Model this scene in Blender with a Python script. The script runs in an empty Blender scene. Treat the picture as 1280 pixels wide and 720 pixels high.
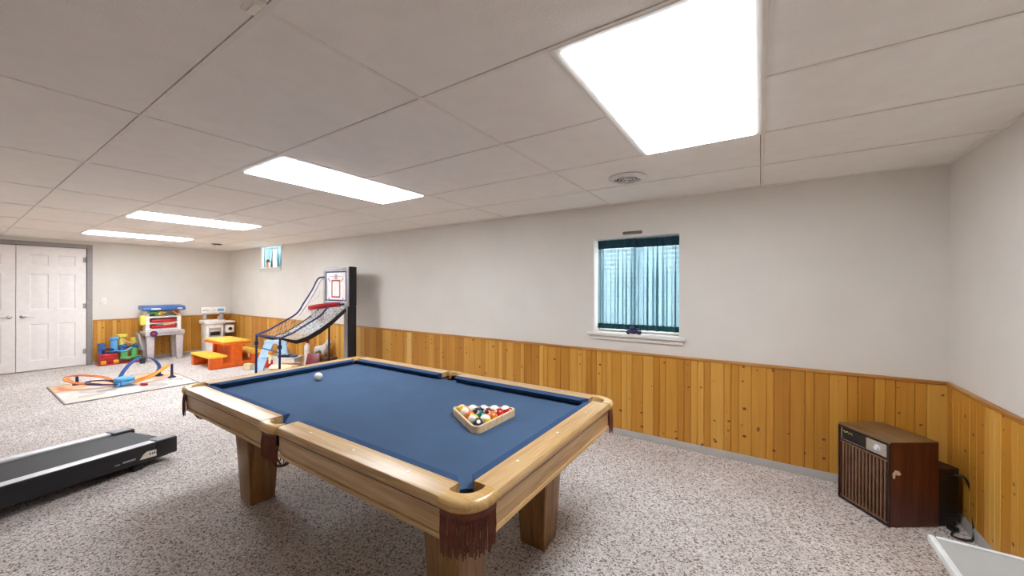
import bpy, bmesh, math, random
from mathutils import Vector, Matrix, Euler
random.seed(7)
C = bpy.context.scene.collection
PI = math.pi

# ------------------------------------------------------------------ materials
def lin(c):
    return tuple(((v/255)/12.92 if v/255 <= .04045 else ((v/255+.055)/1.055)**2.4) for v in c) + (1.0,)

def newmat(name):
    m = bpy.data.materials.new(name); m.use_nodes = True
    nt = m.node_tree; b = nt.nodes['Principled BSDF']
    return m, nt, b

def ramp(nt, stops):
    n = nt.nodes.new('ShaderNodeValToRGB'); e = n.color_ramp.elements
    e[0].position, e[0].color = stops[0][0], lin(stops[0][1])
    e[1].position, e[1].color = stops[-1][0], lin(stops[-1][1])
    for p, c in stops[1:-1]:
        k = e.new(p); k.color = lin(c)
    return n

def plain(name, c, rough=.5, metal=0., var=.06, scale=14., bump=0., spec=.5, bscale=None):
    m, nt, b = newmat(name)
    tc = nt.nodes.new('ShaderNodeTexCoord'); no = nt.nodes.new('ShaderNodeTexNoise')
    no.inputs['Scale'].default_value = scale; no.inputs['Detail'].default_value = 4
    nt.links.new(tc.outputs['Object'], no.inputs['Vector'])
    lo = tuple(max(0, v*(1-var)) for v in c); hi = tuple(min(255, v*(1+var)) for v in c)
    r = ramp(nt, [(.3, lo), (.7, hi)])
    nt.links.new(no.outputs['Fac'], r.inputs['Fac']); nt.links.new(r.outputs['Color'], b.inputs['Base Color'])
    b.inputs['Roughness'].default_value = rough; b.inputs['Metallic'].default_value = metal
    b.inputs['Specular IOR Level'].default_value = spec
    if bump:
        n2 = nt.nodes.new('ShaderNodeTexNoise'); n2.inputs['Scale'].default_value = bscale or scale*6
        n2.inputs['Detail'].default_value = 3
        nt.links.new(tc.outputs['Object'], n2.inputs['Vector'])
        bp = nt.nodes.new('ShaderNodeBump'); bp.inputs['Strength'].default_value = bump; bp.inputs['Distance'].default_value = .01
        nt.links.new(n2.outputs['Fac'], bp.inputs['Height']); nt.links.new(bp.outputs['Normal'], b.inputs['Normal'])
    return m

def wood(name, axis, dark, mid, light, rough=.35, scale=5., bump=.15):
    """grain that runs along one local axis"""
    m, nt, b = newmat(name)
    tc = nt.nodes.new('ShaderNodeTexCoord'); mp = nt.nodes.new('ShaderNodeMapping')
    s = [14., 14., 14.]; s[axis] = .9
    mp.inputs['Scale'].default_value = s
    nt.links.new(tc.outputs['Object'], mp.inputs['Vector'])
    n1 = nt.nodes.new('ShaderNodeTexNoise'); n1.inputs['Scale'].default_value = scale*.35; n1.inputs['Detail'].default_value = 5
    n1.inputs['Distortion'].default_value = .7
    nt.links.new(mp.outputs['Vector'], n1.inputs['Vector'])
    mp2 = nt.nodes.new('ShaderNodeMapping'); s2 = [130., 130., 130.]; s2[axis] = 4.
    mp2.inputs['Scale'].default_value = s2; nt.links.new(tc.outputs['Object'], mp2.inputs['Vector'])
    n2 = nt.nodes.new('ShaderNodeTexNoise'); n2.inputs['Scale'].default_value = 1.6; n2.inputs['Detail'].default_value = 2
    nt.links.new(mp2.outputs['Vector'], n2.inputs['Vector'])
    mx = nt.nodes.new('ShaderNodeMix'); mx.inputs[0].default_value = .38
    nt.links.new(n1.outputs['Fac'], mx.inputs[2]); nt.links.new(n2.outputs['Fac'], mx.inputs[3])
    r = ramp(nt, [(.32, dark), (.5, mid), (.68, light)])
    nt.links.new(mx.outputs[0], r.inputs['Fac']); nt.links.new(r.outputs['Color'], b.inputs['Base Color'])
    b.inputs['Roughness'].default_value = rough
    bp = nt.nodes.new('ShaderNodeBump'); bp.inputs['Strength'].default_value = bump; bp.inputs['Distance'].default_value = .002
    nt.links.new(n2.outputs['Fac'], bp.inputs['Height']); nt.links.new(bp.outputs['Normal'], b.inputs['Normal'])
    return m

def carpet_mat():
    m, nt, b = newmat('berber_carpet')
    tc = nt.nodes.new('ShaderNodeTexCoord')
    v = nt.nodes.new('ShaderNodeTexVoronoi'); v.inputs['Scale'].default_value = 140; v.inputs['Randomness'].default_value = 1
    nz = nt.nodes.new('ShaderNodeTexNoise'); nz.inputs['Scale'].default_value = 60; nz.inputs['Detail'].default_value = 2
    add = nt.nodes.new('ShaderNodeMixRGB'); add.blend_type = 'ADD'; add.inputs[0].default_value = .012
    nt.links.new(tc.outputs['Object'], nz.inputs['Vector'])
    nt.links.new(tc.outputs['Object'], add.inputs[1]); nt.links.new(nz.outputs['Color'], add.inputs[2])
    nt.links.new(add.outputs[0], v.inputs['Vector'])
    sep = nt.nodes.new('ShaderNodeSeparateColor'); nt.links.new(v.outputs['Color'], sep.inputs[0])
    r = ramp(nt, [(.0, (124, 108, 102)), (.17, (150, 134, 126)), (.3, (204, 194, 188)), (.7, (222, 214, 208)), (1., (240, 234, 230))])
    nt.links.new(sep.outputs[0], r.inputs['Fac'])
    big = nt.nodes.new('ShaderNodeTexNoise'); big.inputs['Scale'].default_value = 2.2; big.inputs['Detail'].default_value = 3
    nt.links.new(tc.outputs['Object'], big.inputs['Vector'])
    br = ramp(nt, [(.3, (238, 236, 234)), (.7, (255, 255, 255))]); nt.links.new(big.outputs['Fac'], br.inputs['Fac'])
    mul = nt.nodes.new('ShaderNodeMixRGB'); mul.blend_type = 'MULTIPLY'; mul.inputs[0].default_value = 1
    nt.links.new(r.outputs[0], mul.inputs[1]); nt.links.new(br.outputs[0], mul.inputs[2])
    nt.links.new(mul.outputs[0], b.inputs['Base Color'])
    b.inputs['Roughness'].default_value = .95; b.inputs['Specular IOR Level'].default_value = .15
    bp = nt.nodes.new('ShaderNodeBump'); bp.inputs['Strength'].default_value = .55; bp.inputs['Distance'].default_value = .006
    bp.invert = True
    nt.links.new(v.outputs['Distance'], bp.inputs['Height']); nt.links.new(bp.outputs['Normal'], b.inputs['Normal'])
    return m

def pine_mat():
    """knotty pine boards: UV u = metres along the wall, v = height; 'tone' = each board's own colour"""
    m, nt, b = newmat('knotty_pine')
    uv = nt.nodes.new('ShaderNodeUVMap'); uv.uv_map = 'UVMap'
    at = nt.nodes.new('ShaderNodeAttribute'); at.attribute_name = 'tone'
    mp = nt.nodes.new('ShaderNodeMapping'); mp.inputs['Scale'].default_value = (55, 1.6, 1)
    nt.links.new(uv.outputs[0], mp.inputs['Vector'])
    g = nt.nodes.new('ShaderNodeTexNoise'); g.inputs['Scale'].default_value = 1.; g.inputs['Detail'].default_value = 4; g.inputs['Distortion'].default_value = .8
    nt.links.new(mp.outputs[0], g.inputs['Vector'])
    sp = nt.nodes.new('ShaderNodeSeparateColor'); nt.links.new(at.outputs['Color'], sp.inputs[0])
    ma = nt.nodes.new('ShaderNodeMath'); ma.operation = 'MULTIPLY_ADD'; ma.inputs[1].default_value = .34
    nt.links.new(g.outputs['Fac'], ma.inputs[0])
    mb = nt.nodes.new('ShaderNodeMath'); mb.operation = 'MULTIPLY'; mb.inputs[1].default_value = .66
    nt.links.new(sp.outputs[0], mb.inputs[0]); nt.links.new(mb.outputs[0], ma.inputs[2])
    r = ramp(nt, [(.08, (170, 108, 32)), (.34, (200, 140, 50)), (.62, (216, 164, 76)), (.92, (228, 188, 112))])
    nt.links.new(ma.outputs[0], r.inputs['Fac'])
    # knots
    mk = nt.nodes.new('ShaderNodeMapping'); mk.inputs['Scale'].default_value = (10, 12.5, 1)
    nt.links.new(uv.outputs[0], mk.inputs['Vector'])
    vo = nt.nodes.new('ShaderNodeTexVoronoi'); vo.inputs['Scale'].default_value = 1; vo.voronoi_dimensions = '2D'
    nt.links.new(mk.outputs[0], vo.inputs['Vector'])
    vs = nt.nodes.new('ShaderNodeSeparateColor'); nt.links.new(vo.outputs['Color'], vs.inputs[0])
    th = nt.nodes.new('ShaderNodeMath'); th.operation = 'MULTIPLY_ADD'; th.inputs[1].default_value = .42; th.inputs[2].default_value = -.285
    nt.links.new(vs.outputs[0], th.inputs[0])
    sub = nt.nodes.new('ShaderNodeMath'); sub.operation = 'SUBTRACT'
    nt.links.new(th.outputs[0], sub.inputs[0]); nt.links.new(vo.outputs['Distance'], sub.inputs[1])
    kr = nt.nodes.new('ShaderNodeMapRange'); kr.inputs[1].default_value = -.035; kr.inputs[2].default_value = .03
    nt.links.new(sub.outputs[0], kr.inputs[0])
    kc = nt.nodes.new('ShaderNodeMixRGB'); kc.inputs[2].default_value = lin((112, 62, 22))
    nt.links.new(kr.outputs[0], kc.inputs[0]); nt.links.new(r.outputs[0], kc.inputs[1])
    nt.links.new(kc.outputs[0], b.inputs['Base Color'])
    b.inputs['Roughness'].default_value = .42
    return m

def fabric_sheer(name, c, alpha=.35, trans=.6):
    m, nt, b = newmat(name)
    out = nt.nodes['Material Output']; nt.nodes.remove(b)
    d = nt.nodes.new('ShaderNodeBsdfDiffuse'); d.inputs[0].default_value = lin(c)
    t = nt.nodes.new('ShaderNodeBsdfTranslucent'); t.inputs[0].default_value = lin(c)
    tr = nt.nodes.new('ShaderNodeBsdfTransparent'); tr.inputs[0].default_value = lin((206, 226, 230))
    w = nt.nodes.new('ShaderNodeTexWave'); w.inputs['Scale'].default_value = 400
    tc = nt.nodes.new('ShaderNodeTexCoord'); nt.links.new(tc.outputs['Object'], w.inputs['Vector'])
    m1 = nt.nodes.new('ShaderNodeMixShader'); m1.inputs[0].default_value = trans
    nt.links.new(d.outputs[0], m1.inputs[1]); nt.links.new(t.outputs[0], m1.inputs[2])
    mr = nt.nodes.new('ShaderNodeMapRange'); mr.inputs[3].default_value = alpha*.8; mr.inputs[4].default_value = alpha*1.2
    nt.links.new(w.outputs['Fac'], mr.inputs[0])
    m2 = nt.nodes.new('ShaderNodeMixShader')
    nt.links.new(mr.outputs[0], m2.inputs[0]); nt.links.new(m1.outputs[0], m2.inputs[1]); nt.links.new(tr.outputs[0], m2.inputs[2])
    nt.links.new(m2.outputs[0], out.inputs[0])
    return m

def emis(name, c, s):
    m, nt, b = newmat(name)
    b.inputs['Base Color'].default_value = lin((240, 240, 240)); b.inputs['Roughness'].default_value = .4
    b.inputs['Emission Color'].default_value = lin(c); b.inputs['Emission Strength'].default_value = s
    # prismatic lens: two lamps behind it run along local Y
    tc = nt.nodes.new('ShaderNodeTexCoord'); w = nt.nodes.new('ShaderNodeSeparateXYZ'); nt.links.new(tc.outputs['Object'], w.inputs[0])
    a = nt.nodes.new('ShaderNodeMath'); a.operation = 'ABSOLUTE'; nt.links.new(w.outputs[0], a.inputs[0])
    mr = nt.nodes.new('ShaderNodeMapRange'); mr.inputs[1].default_value = 0; mr.inputs[2].default_value = .09
    mr.inputs[3].default_value = s*.72; mr.inputs[4].default_value = s
    mr.interpolation_type = 'SMOOTHSTEP'
    nt.links.new(a.outputs[0], mr.inputs[0]); nt.links.new(mr.outputs[0], b.inputs['Emission Strength'])
    return m

def ball_mat(name, c, stripe, spot=True):
    m, nt, b = newmat(name)
    tc = nt.nodes.new('ShaderNodeTexCoord'); s = nt.nodes.new('ShaderNodeSeparateXYZ'); nt.links.new(tc.outputs['Object'], s.inputs[0])
    ivory = lin((238, 232, 214)); col = lin(c)
    ab = nt.nodes.new('ShaderNodeMath'); ab.operation = 'ABSOLUTE'; nt.links.new(s.outputs[2], ab.inputs[0])
    lt = nt.nodes.new('ShaderNodeMath'); lt.operation = 'LESS_THAN'; lt.inputs[1].default_value = .0155 if stripe else 9.
    nt.links.new(ab.outputs[0], lt.inputs[0])
    mx = nt.nodes.new('ShaderNodeMixRGB'); mx.inputs[1].default_value = ivory; mx.inputs[2].default_value = col
    nt.links.new(lt.outputs[0], mx.inputs[0])
    last = mx
    if spot:
        ax = nt.nodes.new('ShaderNodeMath'); ax.operation = 'ABSOLUTE'; nt.links.new(s.outputs[0], ax.inputs[0])
        gt = nt.nodes.new('ShaderNodeMath'); gt.operation = 'GREATER_THAN'; gt.inputs[1].default_value = .0268
        nt.links.new(ax.outputs[0], gt.inputs[0])
        m2 = nt.nodes.new('ShaderNodeMixRGB'); m2.inputs[2].default_value = ivory
        nt.links.new(gt.outputs[0], m2.inputs[0]); nt.links.new(mx.outputs[0], m2.inputs[1]); last = m2
    nt.links.new(last.outputs[0], b.inputs['Base Color'])
    b.inputs['Roughness'].default_value = .12; b.inputs['Coat Weight'].default_value = .4
    return m

def playmat_mat():
    m, nt, b = newmat('play_mat_print')
    tc = nt.nodes.new('ShaderNodeTexCoord'); s = nt.nodes.new('ShaderNodeSeparateXYZ'); nt.links.new(tc.outputs['Object'], s.inputs[0])
    # orange city print at the far end, pale roads elsewhere
    vo = nt.nodes.new('ShaderNodeTexVoronoi'); vo.inputs['Scale'].default_value = 5; vo.distance = 'CHEBYCHEV'
    nt.links.new(tc.outputs['Object'], vo.inputs['Vector'])
    sc = nt.nodes.new('ShaderNodeSeparateColor'); nt.links.new(vo.outputs['Color'], sc.inputs[0])
    pale = ramp(nt, [(0, (205, 196, 188)), (.35, (226, 218, 210)), (.75, (214, 200, 186)), (.92, (180, 170, 165)), (1, (150, 140, 140))])
    nt.links.new(sc.outputs[0], pale.inputs[0])
    org = ramp(nt, [(0, (228, 150, 96)), (.5, (236, 176, 128)), (1, (222, 190, 160))])
    nt.links.new(sc.outputs[1], org.inputs[0])
    no = nt.nodes.new('ShaderNodeTexNoise'); no.inputs['Scale'].default_value = 3; nt.links.new(tc.outputs['Object'], no.inputs['Vector'])
    m1 = nt.nodes.new('ShaderNodeMath'); m1.operation = 'MULTIPLY_ADD'; m1.inputs[1].default_value = .8
    nt.links.new(no.outputs['Fac'], m1.inputs[0]); nt.links.new(s.outputs[0], m1.inputs[2])
    lt = nt.nodes.new('ShaderNodeMapRange'); lt.inputs[1].default_value = .12; lt.inputs[2].default_value = .28
    lt.inputs[3].default_value = 1; lt.inputs[4].default_value = 0
    nt.links.new(m1.outputs[0], lt.inputs[0])
    mx = nt.nodes.new('ShaderNodeMixRGB'); nt.links.new(lt.outputs[0], mx.inputs[0]); nt.links.new(pale.outputs[0], mx.inputs[1]); nt.links.new(org.outputs[0], mx.inputs[2])
    nt.links.new(mx.outputs[0], b.inputs['Base Color']); b.inputs['Roughness'].default_value = .75
    return m

M = {}
M['wall'] = plain('wall_paint', (221, 215, 207), .75, var=.012, scale=3, bump=.06, bscale=120)
M['tile'] = plain('ceiling_tile', (242, 237, 231), .9, var=.01, scale=9, bump=.25, bscale=160)
M['grid'] = plain('grid_metal', (236, 229, 221), .5, var=.02)
M['plenum'] = plain('plenum_dark', (40, 36, 34), .9)
M['carpet'] = carpet_mat()
M['pine'] = pine_mat()
M['pinecap'] = wood('pine_cap', 0, (150, 92, 38), (190, 130, 62), (214, 164, 96), .4)
M['pinecap_y'] = wood('pine_cap_y', 1, (150, 92, 38), (190, 130, 62), (214, 164, 96), .4)
M['base'] = plain('vinyl_baseboard', (172, 166, 160), .6, var=.03)
M['white'] = plain('white_paint', (226, 221, 214), .4, var=.02)
M['door'] = plain('door_paint', (236, 230, 226), .42, var=.015)
M['frame'] = plain('grey_door_frame', (152, 146, 142), .5, var=.03)
M['steel'] = plain('brushed_steel', (170, 165, 160), .3, .9)
M['lamp'] = emis('lamp_lens', (240, 247, 255), 8.5)
M['lamp_far'] = emis('lamp_lens_far_boost', (240, 247, 255), 14.)  # far lenses made stronger to lift the brightness at the door end
M['vent'] = plain('vent_white', (225, 222, 218), .45)
M['ventdark'] = plain('vent_dark', (40, 42, 55), .6)
M['blind'] = fabric_sheer('blind_slat', (236, 240, 244), .05, .6)
M['sheer'] = fabric_sheer('teal_sheer', (132, 164, 174), .22, .78)
M['tealdark'] = plain('teal_hem', (22, 78, 84), .9, var=.12, scale=60)
M['tealheader'] = plain('teal_header', (14, 58, 72), .9, var=.12, scale=60)
M['bracket'] = plain('grey_metal_bracket', (120, 112, 105), .45, .3)
M['oak_x'] = wood('honey_oak_x', 0, (150, 112, 68), (192, 154, 104), (212, 180, 132), .28)
M['oak_y'] = wood('honey_oak_y', 1, (150, 112, 68), (192, 154, 104), (212, 180, 132), .28)
M['oak_z'] = wood('honey_oak_z', 2, (104, 70, 38), (142, 102, 58), (170, 130, 80), .35)
M['oakdark'] = wood('dark_oak_shadow_line', 0, (60, 36, 18), (86, 54, 28), (108, 72, 40), .4)
M['oakcap'] = wood('pocket_cap_oak', 0, (176, 130, 72), (206, 164, 104), (222, 188, 134), .2)
M['cloth'] = plain('blue_cloth', (70, 90, 116), .95, var=.03, scale=5, bump=.12, bscale=500, spec=.1)
M['cushion'] = plain('cushion_cloth_shaded', (54, 76, 108), .95, var=.05, scale=5, bump=.12, bscale=500, spec=.1)  # same cloth as the bed, colour darkened for the shaded undercut faces
M['fringe'] = plain('brown_leather_fringe', (112, 60, 44), .6, var=.12, scale=30)
M['net'] = plain('brown_net', (92, 58, 34), .8, var=.2)
M['pearl'] = plain('pearl_dot', (245, 240, 230), .2)
M['rackwood'] = wood('rack_wood', 0, (196, 160, 112), (222, 190, 146), (236, 210, 172), .4)
M['black'] = plain('black_plastic', (24, 24, 26), .4, var=.1)
M['blacksoft'] = plain('black_rubber', (30, 30, 32), .7, var=.15, scale=40)
M['belt'] = plain('running_belt', (27, 27, 31), .6, var=.12, scale=6, bump=.1, bscale=300)
M['silver'] = plain('silver_rail', (226, 225, 228), .3, .1, var=.03)
M['greyplast'] = plain('grey_plastic', (150, 148, 150), .5)
M['navyskirt'] = plain('dark_skirt', (20, 21, 28), .45)
M['badge'] = plain('badge_white', (226, 222, 208), .4)
M['walnut'] = wood('walnut_grain', 2, (52, 20, 12), (80, 36, 22), (104, 54, 32), .38, 6)
M['walnut_top'] = wood('walnut_top', 0, (92, 66, 38), (118, 90, 56), (140, 110, 74), .4, 6)
M['louver'] = plain('brown_louver', (118, 84, 62), .5, var=.1)
M['darkbrown'] = plain('dark_brown_plastic', (34, 20, 16), .5)
M['panelsilver'] = plain('control_silver', (178, 170, 158), .35, .3)
M['gold'] = plain('gold_lettering', (190, 170, 70), .4)
M['tan'] = plain('torn_tape', (226, 206, 178), .7)
M['laminate'] = plain('grey_laminate', (158, 155, 150), .4, var=.02)
M['lamedge'] = plain('white_edge', (200, 198, 194), .4)
M['greysteel'] = plain('grey_tube', (110, 108, 106), .4, .6)
for n, c in dict(t_blue=(58, 96, 160), t_navy=(36, 44, 96), t_sky=(96, 170, 226), t_ltblue=(176, 208, 232), t_orange=(232, 104, 26), t_yellow=(246, 196, 60), t_red=(186, 34, 40), t_dred=(120, 24, 36), t_green=(110, 192, 120), t_white=(238, 234, 228), t_grey=(196, 188, 188), t_grey2=(170, 164, 166), t_cream=(232, 216, 176), t_brown=(110, 70, 44), t_lemon=(242, 222, 96), t_plum=(58, 36, 80), t_dkgreen=(30, 50, 36), t_trackor=(224, 134, 64), t_gold=(236, 160, 40), t_silver=(170, 172, 190), t_peach=(224, 178, 140)).items():
    M[n] = plain(n, c, .38, var=.05)
M['netwhite'] = plain('white_netting', (206, 204, 200), .8, var=.2, scale=60)
def mesh_cloth():
    m, nt, b = newmat('mesh_cloth')
    tc = nt.nodes.new('ShaderNodeTexCoord'); no = nt.nodes.new('ShaderNodeTexNoise'); no.inputs['Scale'].default_value = 34; no.inputs['Detail'].default_value = 3
    nt.links.new(tc.outputs['Object'], no.inputs['Vector'])
    r = ramp(nt, [(.36, (60, 60, 66)), (.46, (150, 148, 152)), (.6, (226, 222, 220))]); nt.links.new(no.outputs['Fac'], r.inputs[0]); nt.links.new(r.outputs[0], b.inputs['Base Color'])
    b.inputs['Roughness'].default_value = .8
    return m
M['meshcloth'] = mesh_cloth()
M['plush'] = plain('white_plush', (206, 200, 194), .95, var=.12, scale=40, bump=.5, bscale=150)
M['playmat'] = playmat_mat()
M['matedge'] = plain('mat_edge', (140, 136, 130), .8)
M['cueball'] = ball_mat('cue_ball_ivory', (240, 236, 222), False, False)

def glass_mat():
    m, nt, b = newmat('window_glass')
    b.inputs['Base Color'].default_value = (1, 1, 1, 1); b.inputs['Transmission Weight'].default_value = 1
    b.inputs['Roughness'].default_value = .0; b.inputs['IOR'].default_value = 1.02
    no = nt.nodes.new('ShaderNodeTexNoise'); no.inputs['Scale'].default_value = 3
    r = ramp(nt, [(.3, (246, 250, 252)), (.7, (255, 255, 255))]); nt.links.new(no.outputs['Fac'], r.inputs[0]); nt.links.new(r.outputs[0], b.inputs['Base Color'])
    return m
M['glass'] = glass_mat()

# ------------------------------------------------------------------ mesh builder
class G:
    def __init__(s): s.bm = bmesh.new()
    def _mi(s, fs, mi):
        for f in fs: f.material_index = mi
    def box(s, c, d, rot=None, mi=0, taper=None, bev=0):
        """box centred at c, size d; taper=(tx,ty) scales the bottom"""
        vs = []
        for z in (-.5, .5):
            for x, y in ((-.5, -.5), (.5, -.5), (.5, .5), (-.5, .5)):
                k = (1, 1) if (taper is None or z > 0) else taper
                v = Vector((x*d[0]*k[0], y*d[1]*k[1], z*d[2]))
                if rot is not None: v = rot @ v
                vs.append(s.bm.verts.new(v+Vector(c)))
        F = [(3, 2, 1, 0), (4, 5, 6, 7), (0, 1, 5, 4), (1, 2, 6, 5), (2, 3, 7, 6), (3, 0, 4, 7)]
        fs = [s.bm.faces.new([vs[i] for i in f]) for f in F]
        s._mi(fs, mi)
        if bev:
            es = set(e for f in fs for e in f.edges)
            r = bmesh.ops.bevel(s.bm, geom=list(es), offset=bev, segments=2, profile=.5, affect='EDGES', material=-1)
            s._mi([f for f in r['faces'] if f.is_valid], mi)
        return s
    def bb(s, lo, hi, mi=0, bev=0):
        return s.box([(a+b)/2 for a, b in zip(lo, hi)], [b-a for a, b in zip(lo, hi)], mi=mi, bev=bev)
    def prism(s, poly, a, b, fn=None, mi=0):
        """polygon (2d) extruded from a to b; fn maps (u,v,w) to xyz"""
        fn = fn or (lambda u, v, w: (u, v, w))
        n = len(poly)
        lo = [s.bm.verts.new(fn(u, v, a)) for u, v in poly]; hi = [s.bm.verts.new(fn(u, v, b)) for u, v in poly]
        fs = [s.bm.faces.new(lo[::-1]), s.bm.faces.new(hi)]
        for i in range(n):
            j = (i+1) % n; fs.append(s.bm.faces.new((lo[i], lo[j], hi[j], hi[i])))
        s._mi(fs, mi); return s
    def tube(s, pts, r, seg=8, mi=0, cap=True, closed=False):
        P = [Vector(p) for p in pts]; n = len(P)
        rs = r if isinstance(r, (list, tuple)) else [r]*n
        up = None; rings = []
        for i in range(n):
            if closed: t = (P[(i+1) % n]-P[i-1]).normalized()
            else: t = (P[min(i+1, n-1)]-P[max(i-1, 0)]).normalized()
            if up is None:
                up = Vector((0, 0, 1)) if abs(t.z) < .9 else Vector((1, 0, 0))
            up = (up-t*up.dot(t)).normalized(); sd = t.cross(up)
            rings.append([s.bm.verts.new(P[i]+(up*math.cos(a)+sd*math.sin(a))*rs[i]) for a in [2*PI*k/seg for k in range(seg)]])
        fs = []
        for i in range(n if closed else n-1):
            A, B = rings[i], rings[(i+1) % n]
            for k in range(seg): fs.append(s.bm.faces.new((A[k], A[(k+1) % seg], B[(k+1) % seg], B[k])))
        if cap and not closed:
            fs += [s.bm.faces.new(rings[0][::-1]), s.bm.faces.new(rings[-1])]
        s._mi(fs, mi); return s
    def sweep(s, prof, path, mi=0, closed=False):
        """profile list of (offset outward, z) swept along a list of (x,y,nx,ny)"""
        rows = [[s.bm.verts.new((x+nx*o, y+ny*o, z)) for o, z in prof] for x, y, nx, ny in path]
        n, m = len(rows), len(prof); fs = []
        for i in range(n if closed else n-1):
            A, B = rows[i], rows[(i+1) % n]
            for k in range(m): fs.append(s.bm.faces.new((A[k], A[(k+1) % m], B[(k+1) % m], B[k])))
        if not closed: fs += [s.bm.faces.new(rows[0][::-1]), s.bm.faces.new(rows[-1])]
        s._mi(fs, mi); return s
    def lathe(s, prof, c=(0, 0, 0), seg=24, mi=0, fn=None, cap=True):
        fn = fn or (lambda x, y, z: (x, y, z))
        rows = []
        for r, z in prof:
            rows.append([s.bm.verts.new(Vector(fn(r*math.cos(2*PI*k/seg), r*math.sin(2*PI*k/seg), z))+Vector(c)) for k in range(seg)])
        fs = []
        for A, B in zip(rows, rows[1:]):
            for k in range(seg): fs.append(s.bm.faces.new((A[k], A[(k+1) % seg], B[(k+1) % seg], B[k])))
        if prof[0] == prof[-1]: cap = False
        if cap and prof[0][0] > 1e-6: fs.append(s.bm.faces.new(rows[0][::-1]))
        if cap and prof[-1][0] > 1e-6: fs.append(s.bm.faces.new(rows[-1]))
        s._mi(fs, mi); return s
    def cyl(s, p0, p1, r, seg=16, mi=0): return s.tube([p0, p1], r, seg, mi)
    def ball(s, c, r, mi=0, seg=20, sc=(1, 1, 1), rot=None):
        rr = bmesh.ops.create_uvsphere(s.bm, u_segments=seg, v_segments=max(8, seg//2), radius=1)
        fs = set()
        for v in rr['verts']:
            p = Vector((v.co.x*r*sc[0], v.co.y*r*sc[1], v.co.z*r*sc[2]))
            if rot is not None: p = rot @ p
            v.co = p+Vector(c)
            fs.update(v.link_faces)
        s._mi(fs, mi); return s
    def quad(s, pts, mi=0):
        f = s.bm.faces.new([s.bm.verts.new(p) for p in pts]); f.material_index = mi; return f
    def done(s, name, mats, parent=None, bevel=0, angle=35, sub=0):
        bmesh.ops.remove_doubles(s.bm, verts=s.bm.verts, dist=1e-6)
        bmesh.ops.recalc_face_normals(s.bm, faces=s.bm.faces)
        me = bpy.data.meshes.new(name); s.bm.to_mesh(me); s.bm.free()
        for m in (mats if isinstance(mats, (list, tuple)) else [mats]):
            me.materials.append(M[m] if isinstance(m, str) else m)
        for p in me.polygons: p.use_smooth = True
        me.set_sharp_from_angle(angle=math.radians(angle))
        o = bpy.data.objects.new(name, me); C.objects.link(o)
        if parent is not None: o.parent = parent
        if bevel:
            b = o.modifiers.new('bevel', 'BEVEL'); b.width = bevel; b.segments = 2; b.limit_method = 'ANGLE'; b.angle_limit = math.radians(40)
        if sub:
            b = o.modifiers.new('sub', 'SUBSURF'); b.levels = sub; b.render_levels = sub
        return o

def thing(name, label, cat, loc=(0, 0, 0), rotz=0, group=None):
    o = bpy.data.objects.new(name, None); C.objects.link(o)
    o.empty_display_size = .1
    o.location = loc; o.rotation_euler = (0, 0, rotz); o['label'] = label; o['category'] = cat
    if group: o['group'] = group
    return o
def tag(o, label, cat, group=None):
    o['label'] = label; o['category'] = cat
    if group: o['group'] = group
    return o
def struct(o): o['kind'] = 'structure'; return o
def Rx(a): return Matrix.Rotation(a, 3, 'X')
def Ry(a): return Matrix.Rotation(a, 3, 'Y')
def Rz(a): return Matrix.Rotation(a, 3, 'Z')

# ------------------------------------------------------------------ the room
XR, XF, YB, YN = 1.019, -9.936, 3.561, -1.9
ZC = 2.197
W1 = (-1.385, -.585, .955, 1.882)      # window beside the table: x0,x1,z0,z1
W2 = (-8.47, -7.62, 1.77, ZC)          # high window far down the wall
DY0, DY1, DZ = -.115, 1.405, 2.065     # double door opening
TH = .26

g = G(); g.bb((XF-.2, YN-.2, -.12), (XR+.2, YB+TH, 0)); struct(g.done('floor', 'carpet'))

g = G()
def back_strip(x0, x1, z0, z1): g.bb((x0, YB, z0), (x1, YB+TH, z1))
H = 2.45
back_strip(XF-.2, W2[0], 0, H); back_strip(W2[0], W2[1], 0, W2[2]); back_strip(W2[0], W2[1], ZC+.03, H)
back_strip(W2[1], W1[0], 0, H); back_strip(W1[0], W1[1], 0, W1[2]); back_strip(W1[0], W1[1], W1[3], H); back_strip(W1[1], XR+.2, 0, H)
struct(g.done('wall_back', 'wall'))
g = G(); g.bb((XF-.2, YN-.2, 0), (XF, DY0, H)); g.bb((XF-.2, DY0, DZ), (XF, DY1, H)); g.bb((XF-.2, DY1, 0), (XF, YB, H)); g.bb((XF-.25, DY0-.1, 0), (XF-.2, DY1+.1, H))
struct(g.done('wall_left', 'wall'))
g = G(); g.bb((XR, YN-.2, 0), (XR+.2, YB, H)); struct(g.done('wall_right', 'wall'))
g = G(); g.bb((XF, YN-.2, 0), (XR, YN, H)); struct(g.done('wall_front', 'wall'))
g = G(); g.bb((XF-.2, YN-.2, 2.42), (XR+.2, YB+TH, 2.5)); struct(g.done('roof_slab', 'plenum'))

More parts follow.
